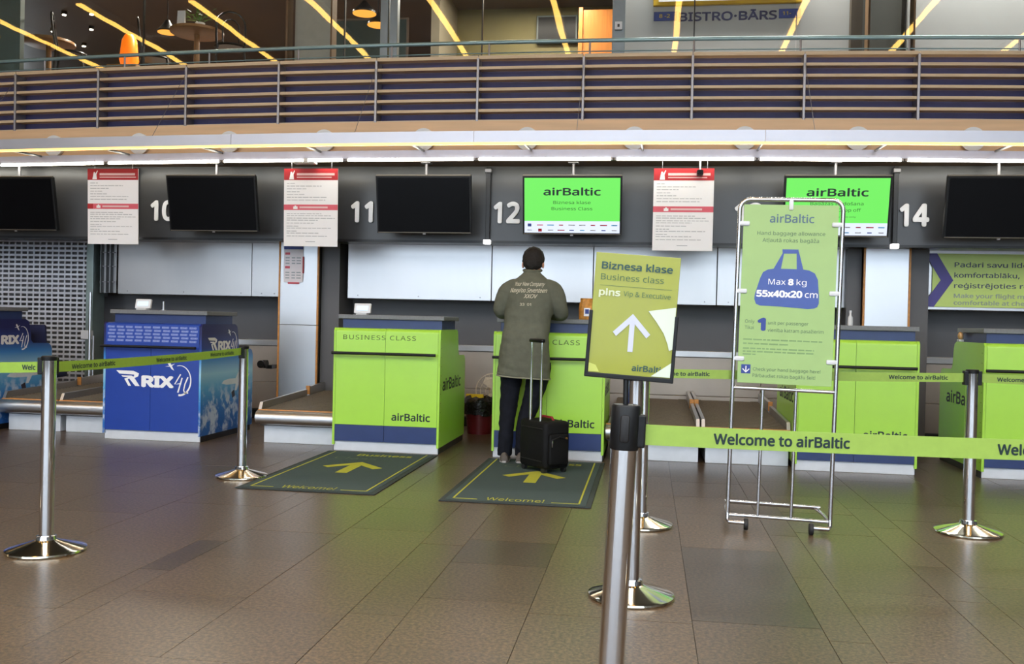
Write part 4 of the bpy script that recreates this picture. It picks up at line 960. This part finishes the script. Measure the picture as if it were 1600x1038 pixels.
st_text('55x40x20', WHITE, 158, 408, 530, .043, .045).location.y = -.0006; st_text('cm', WHITE, 421, 490, 530, .043, .006).location.y = -.0006
st_text('Only', GREYTXT, 103, 155, 680, .024); st_text('Tikai', GREYTXT, 103, 152, 714, .024); st_text('1', NAVYTXT, 170, 217, 715, .078, .06)
st_text('unit per passenger', GREYTXT, 229, 447, 684, .023); st_text('vienība katram pasažierim', GREYTXT, 228, 530, 725, .024)
sl = MB(); rng = random.Random(2)
for py_, x1_ in ((775, 522), (798, 345), (825, 480), (842, 480), (858, 165)):
    x = 97
    while x < x1_:
        ww = rng.uniform(14, 50); ww = min(ww, x1_-x+3); sl.box(u(x), u(x+ww), -.0052, -.0042, v(py_), v(py_)+.008); x += ww+6
sl.build('small_print', GREYTXT2, st, kind='stuff')
shape([(u(92), v(962)), (u(143), v(962)), (u(143), v(912)), (u(92), v(912))], NAVYTXT, st, at=(0, -.004, 0), name='arrow_box')
shape(stroke([(u(118), v(920)), (u(118), v(953))], .006), WHITE, st, at=(0, -.004, 0), lift=.0022, name='arrow_shaft'); shape(stroke([(u(100), v(936)), (u(118), v(955)), (u(136), v(936))], .006), WHITE, st, at=(0, -.004, 0), lift=.0024, name='arrow_head')
st_text('Check your hand baggage here!', GREYTXT, 157, 522, 944, .023); st_text('Pārbaudiet rokas bagāžu šeit!', GREYTXT, 156, 495, 980, .024)

# ================================================================== SUITCASE
sc = thing('cabin_suitcase', 'small black wheeled suitcase standing by the man\'s feet', 'suitcase', (-.785, 7.36, .009), (0, 0, R(42)))
sc.scale = (1.1, 1.1, 1.04)
# local: +x runs along the broad face (seen right), narrow face at -x side
MB().box(-.11, .11, -.16, .16, .03, .385, .03, seg=3).build('shell', CASE, sc, True)
MB().box(-.085, .085, -.180, -.155, .06, .30, .02, seg=3).build('front_pocket', CASE, sc, True)
MB().tube([(-.07, -.182, .25), (0, -.186, .275), (.07, -.182, .25)], .004, 6).build('zip', BLACKR, sc, True); MB().box(-.072, -.062, -.192, -.182, .20, .25, .003).build('zip_pull', CHROME, sc, True, label='bright metal zip pull')
for z in (.09, .33): MB().tube([(-.112, -.13, z), (-.112, .13, z)], .004, 6).build('piping', BLACKR, sc, True)
for y in (-.062, .062):
    MB().tube([(-.082, y, .3), (-.082, y, .7), (-.082, y, .70)], .0095, 10).build('handle_tube', CHROME, sc, True); MB().tube([(-.082, y, .70), (-.082, y, .975)], .0075, 10).build('handle_tube', CHROME, sc, True)
MB().box(-.10, -.062, -.082, .082, .965, .995, .012, seg=3).build('handle_grip', BLACK, sc, True)
MB().tube([(.02, -.08, .38), (.02, -.06, .405), (.02, .06, .405), (.02, .08, .38)], .009, 8).build('carry_handle', mat('red_webbing', (142, 30, 38), .7), sc, True, label='red carry handle')
for x in (-.085, .085):
    for y in (-.12, .12): MB().lathe([(0, -.012), (.022, -.012), (.022, .012), (0, .012)], 16, M=Matrix.Translation((x, y, .022)) @ Matrix.Rotation(R(90), 4, 'Y')).build('wheel', BLACKR, sc, True)
MB().lathe([(0, 0), (.010, 0), (.010, .003), (0, .003)], 14, M=Matrix.Translation((.06, -.181, .26)) @ Matrix.Rotation(R(90), 4, 'X')).build('badge', mat('brass_badge', (190, 140, 60), .4, .8), sc, True)

# ================================================================== PERSON
pr = thing('person', 'person in olive jacket and black jeans leaning on green desk', 'person', (-1.06, 7.74, .010))
ox, oy = 1.06, -7.74
def L_(p): return Vector((p[0]+ox, p[1]+oy, p[2]-.010))
def loft(mb, secs, n=28, e=2.3):
    rg = []
    for cx, cy, z, rx, ry in secs:
        c = L_((cx, cy, z)); q = []
        for k in range(n):
            a = 2*math.pi*k/n; ca, sa = math.cos(a), math.sin(a)
            q.append(c+Vector((rx*math.copysign(abs(ca)**(2/e), ca), ry*math.copysign(abs(sa)**(2/e), sa), 0)))
        rg.append(q)
    mb.rings(rg)
def limb(mb, pts, rr, n=16):
    pts = [L_(p) for p in pts]; P2, R2 = [], []
    for i in range(len(pts)-1):
        for k in range(5):
            t_ = k/5; p0, p1, p2_, p3 = pts[max(i-1, 0)], pts[i], pts[i+1], pts[min(i+2, len(pts)-1)]
            P2.append(.5*((2*p1)+(p2_-p0)*t_+(2*p0-5*p1+4*p2_-p3)*t_*t_+(3*p1-p0-3*p2_+p3)*t_**3)); R2.append(rr[i]+(rr[i+1]-rr[i])*t_)
    P2.append(pts[-1]); R2.append(rr[-1]); mb.tube(P2, R2, n)
def remesh(mb, name, m, vox, parent, smooth=3, label=None, wr=0., wf=14.):
    bmesh.ops.recalc_face_normals(mb.bm, faces=mb.bm.faces)
    me = bpy.data.meshes.new(name); mb.bm.to_mesh(me); mb.bm.free(); o = bpy.data.objects.new(name, me); COL.objects.link(o)
    md = o.modifiers.new('r', 'REMESH'); md.mode = 'VOXEL'; md.voxel_size = vox
    if smooth: s = o.modifiers.new('s', 'SMOOTH'); s.iterations = smooth; s.factor = .5
    dg = bpy.context.evaluated_depsgraph_get(); nm = bpy.data.meshes.new_from_object(o.evaluated_get(dg)); bpy.data.objects.remove(o)
    if wr:
        nrm = [v.normal.copy() for v in nm.vertices]
        for v, n_ in zip(nm.vertices, nrm): v.co += n_*wr*(noise.noise(Vector((v.co.x*wf, v.co.y*wf, v.co.z*wf*.8)))+.5*noise.noise(Vector((v.co.x*wf*.6+v.co.z*wf*1.6, v.co.y*wf, v.co.z*wf*1.2))))
    nm.polygons.foreach_set('use_smooth', [True]*len(nm.polygons)); nm.name = name
    nm.materials.clear(); nm.materials.append(m)
    o = bpy.data.objects.new(name, nm); COL.objects.link(o); o.parent = parent
    if label: o['label'] = label
    return o
HC = (-.972, 7.92, 1.668); HT = Matrix.Rotation(R(-24), 3, 'X')
def hp(x, y, z): return Vector(HC)+HT @ Vector((x, y, z))
body = MB()
loft(body, [(-1.02, 7.80, .80, .15, .10), (-1.02, 7.80, .95, .16, .11), (-1.01, 7.80, 1.1, .14, .10), (-.99, 7.82, 1.3, .165, .10), (-.98, 7.84, 1.44, .16, .09), (-.975, 7.86, 1.52, .09, .07)])
limb(body, [(-.975, 7.86, 1.48), (-.973, 7.88, 1.56), (-.972, 7.90, 1.65)], [.06, .056, .058])
ARM_L = [(-1.09, 7.845, 1.475), (-1.165, 7.835, 1.43), (-1.215, 7.83, 1.33), (-1.232, 7.865, 1.262), (-1.18, 8.0, 1.245), (-1.10, 8.13, 1.238)]
ARM_R = [(-.865, 7.845, 1.475), (-.79, 7.835, 1.43), (-.735, 7.835, 1.32), (-.722, 7.87, 1.25), (-.765, 8.0, 1.243), (-.85, 8.13, 1.238)]
for A_ in (ARM_L, ARM_R): limb(body, A_, [.05, .05, .045, .042, .036, .027])
LEG_L = [(-1.105, 7.80, .90), (-1.115, 7.80, .70), (-1.135, 7.79, .49), (-1.148, 7.77, .30), (-1.155, 7.75, .10)]
LEG_R = [(-.915, 7.80, .90), (-.925, 7.81, .70), (-.97, 7.80, .49), (-1.0, 7.78, .30), (-1.015, 7.76, .10)]
for A_ in (LEG_L, LEG_R): limb(body, A_, [.07, .065, .05, .046, .036])
# head with face
body.ell(L_(hp(0, 0, .018)), (.078, .096, .098), 22, HT); body.ell(L_(hp(0, .028, -.045)), (.062, .066, .072), 18, HT)
limb(body, [hp(0, .085, .02), hp(0, .108, -.018), hp(0, .092, -.032)], [.010, .014, .010]); body.ell(L_(hp(0, .080, -.065)), (.024, .012, .008), 12, HT); body.ell(L_(hp(0, .082, -.095)), (.02, .016, .014), 12, HT)
for s in (-1, 1):
    body.ell(L_(hp(s*.085, -.008, -.022)), (.010, .02, .032), 12, HT @ Matrix.Rotation(R(12*s), 3, 'Z')); body.ell(L_(hp(s*.03, .082, .018)), (.014, .01, .009), 10, HT)
# hands resting on the worktop, five fingers each
for s, wr in ((1, (-1.10, 8.13, 1.232)), (-1, (-.85, 8.13, 1.232))):
    limb(body, [wr, (wr[0]+s*.025, wr[1]+.05, 1.226), (wr[0]+s*.04, wr[1]+.095, 1.222)], [.026, .03, .024])
    d = Vector((s*.38, .92, 0)).normalized(); n_ = Vector((d.y, -d.x, 0))
    for k, (o_, ln2) in enumerate(((-.033, .062), (-.011, .078), (.011, .083), (.033, .074))):
        b0 = Vector((wr[0]+s*.035, wr[1]+.085, 1.222))+n_*o_*s; limb(body, [b0, b0+d*ln2*.45+n_*o_*.25*s+Vector((0, 0, .012)), b0+d*ln2*.8+n_*o_*.35*s, b0+d*ln2+n_*o_*.4*s-Vector((0, 0, .008))], [.0095, .0088, .008, .0065], 10)
    b0 = Vector((wr[0]+s*.02, wr[1]+.03, 1.222))+n_*.024*s; limb(body, [b0, b0+n_*.03*s+d*.03, b0+n_*.038*s+d*.065], [.012, .0105, .008], 10)
remesh(body, 'body', SKIN, .0055, pr, 2)
for s in (-1, 1): MB().ell(L_(hp(s*.03, .0905, .018)), (.007, .004, .005), 10, HT).build('eye', mat('eye_brown', (58, 42, 34), .3), pr, True)
hair = MB()
hair.ell(L_(hp(0, -.012, .034)), (.094, .108, .104), 22, HT); hair.ell(L_(hp(0, -.045, -.014)), (.083, .070, .078), 18, HT)
ho = remesh(hair, 'hair', HAIR, .008, pr, 3, 'short dark brown hair', wr=.006, wf=40.)
bmx = bmesh.new(); bmx.from_mesh(ho.data); iv = HT.inverted()
kill = [v for v in bmx.verts if (lambda q: (q.y > .055 and q.z < .055) or (q.y > .02 and q.z < .0))(iv @ (v.co-L_(HC)))]
bmesh.ops.delete(bmx, geom=kill, context='VERTS'); bmx.to_mesh(ho.data); bmx.free()
jk = MB()
loft(jk, [(-1.015, 7.775, .715, .222, .150), (-1.015, 7.775, .80, .218, .150), (-1.012, 7.775, .92, .207, .146), (-1.008, 7.775, 1.04, .197, .138), (-1.0, 7.81, 1.16, .195, .132), (-.985, 7.82, 1.28, .200, .130), (-.978, 7.83, 1.38, .202, .124), (-.976, 7.84, 1.455, .198, .116), (-.976, 7.85, 1.51, .165, .102), (-.975, 7.865, 1.55, .115, .088), (-.974, 7.88, 1.585, .076, .075), (-.973, 7.888, 1.612, .070, .070)], e=2.4)
for A_ in (ARM_L, ARM_R): limb(jk, A_, [.070, .080, .068, .062, .054, .042])
jo = remesh(jk, 'jacket', JACKET, .0085, pr, 4, 'olive grey jacket with cream script on the back', wr=.007, wf=13.)
# open the collar and the hem
bmx = bmesh.new(); bmx.from_mesh(jo.data)
for v in bmx.verts:
    if v.co.z < .735: v.co.z += -.0+.02*max(0, (.735-v.co.z)/.03)*(.0)-.012*(v.co.x-.045)/.2
bmx.to_mesh(jo.data)
bvh = BVHTree.FromBMesh(bmx); bmx.free()
hemr = MB(); npt = 44; rgs = []
for k in range(npt+1):
    a = 2*math.pi*k/npt; ca, sa = math.cos(a), math.sin(a)
    rgs.append(Vector((.045+.224*math.copysign(abs(ca)**.8, ca), .035+.152*math.copysign(abs(sa)**.8, sa), .703-.012*ca)))
hemr.tube(rgs, .006, 6, False).build('hem', HEM, jo, True, label='paler hem')
cl = MB(); cl.tube([L_((-.974+.074*math.cos(2*math.pi*k/24), 7.888+.072*math.sin(2*math.pi*k/24), 1.606+.012*math.sin(2*math.pi*k/24))) for k in range(25)], .011, 8, False).build('collar', JACKET, jo, True)
def drape(body_, x, z, w, cap, shear=0., bold=.0, spacing=1., rot=0.):
    me = text_mesh(body_, bold, shear, 0, spacing); xs_ = [q.co.x for q in me.vertices]; x0_, x1_ = min(xs_), max(xs_)
    bmt = bmesh.new(); bmt.from_mesh(me); bmesh.ops.subdivide_edges(bmt, edges=[e for e in bmt.edges if e.calc_length() > .08], cuts=1); bmesh.ops.triangulate(bmt, faces=bmt.faces[:]); bmt.to_mesh(me); bmt.free()
    for q in me.vertices:
        px = (q.co.x-x0_)*w/(x1_-x0_); pz = q.co.y*cap/CAP; p = Vector((x+px*math.cos(rot)-pz*math.sin(rot)+ox, -1.2, z+px*math.sin(rot)+pz*math.cos(rot)-.01))
        h_ = bvh.ray_cast(p, Vector((0, 1, 0)))
        q.co = (h_[0]+Vector((0, -.0035, 0))) if h_[0] else p+Vector((0, 1.1, 0))
    me.materials.clear(); me.materials.append(CREAM); o = bpy.data.objects.new('script_print', me); COL.objects.link(o); o.parent = jo
drape('Your New Company', -1.10, 1.470, .25, .040, .5, .016); drape('Navy/oo Seventeen', -1.14, 1.415, .31, .044, .5, .016)
drape('XXOV', -1.02, 1.368, .115, .040, .3, .016); drape('33  01', -1.05, 1.305, .095, .026, 0, .02)
tz = MB()
loft(tz, [(-1.02, 7.80, .76, .172, .128), (-1.02, 7.80, .82, .185, .140), (-1.02, 7.80, .92, .175, .128)])
limb(tz, [(-1.112, 7.80, .84), (-1.118, 7.80, .70), (-1.135, 7.79, .49), (-1.148, 7.77, .30), (-1.155, 7.755, .055)], [.104, .094, .074, .064, .060])
limb(tz, [(-.895, 7.80, .84), (-.903, 7.81, .70), (-.955, 7.80, .49), (-1.0, 7.78, .30), (-1.012, 7.765, .055)], [.106, .096, .075, .064, .060])
remesh(tz, 'trousers', JEANS, .0085, pr, 3, 'black jeans', wr=.008, wf=16.)
for s, (cx, cy) in ((-1, (-1.155, 7.745)), (1, (-1.012, 7.755))):
    b = MB(); secs = []
    for y, hwid, h in ((-.085, .018, .03), (-.075, .030, .055), (-.04, .037, .075), (.02, .038, .078), (.08, .041, .062), (.14, .045, .048), (.19, .040, .038), (.215, .022, .028)):
        secs.append([Vector((cx+ox+s*.12*y+hwid*math.cos(a)*(1 if math.sin(a) > 0 else 1.05), cy+oy+y, max(.004, .012+(h if math.sin(a) > 0 else .008)*math.sin(a)))) for a in [2*math.pi*k/16 for k in range(16)]])
    b.rings(secs); so_ = b.build('shoe', SHOE, pr, True, label='taupe shoe with white sole edge')
    b = MB(); b.prism([(cx+ox+s*.12*y+dx, cy+oy+y) for y, dx in ((-.09, -.015), (-.09, .015), (-.04, .04), (.08, .045), (.14, .048), (.2, .04), (.22, .0), (.2, -.04), (.14, -.048), (.08, -.045), (-.04, -.04))], .0, .014, 'z').build('sole', mat('pale_sole', (176, 172, 168), .6), so_)
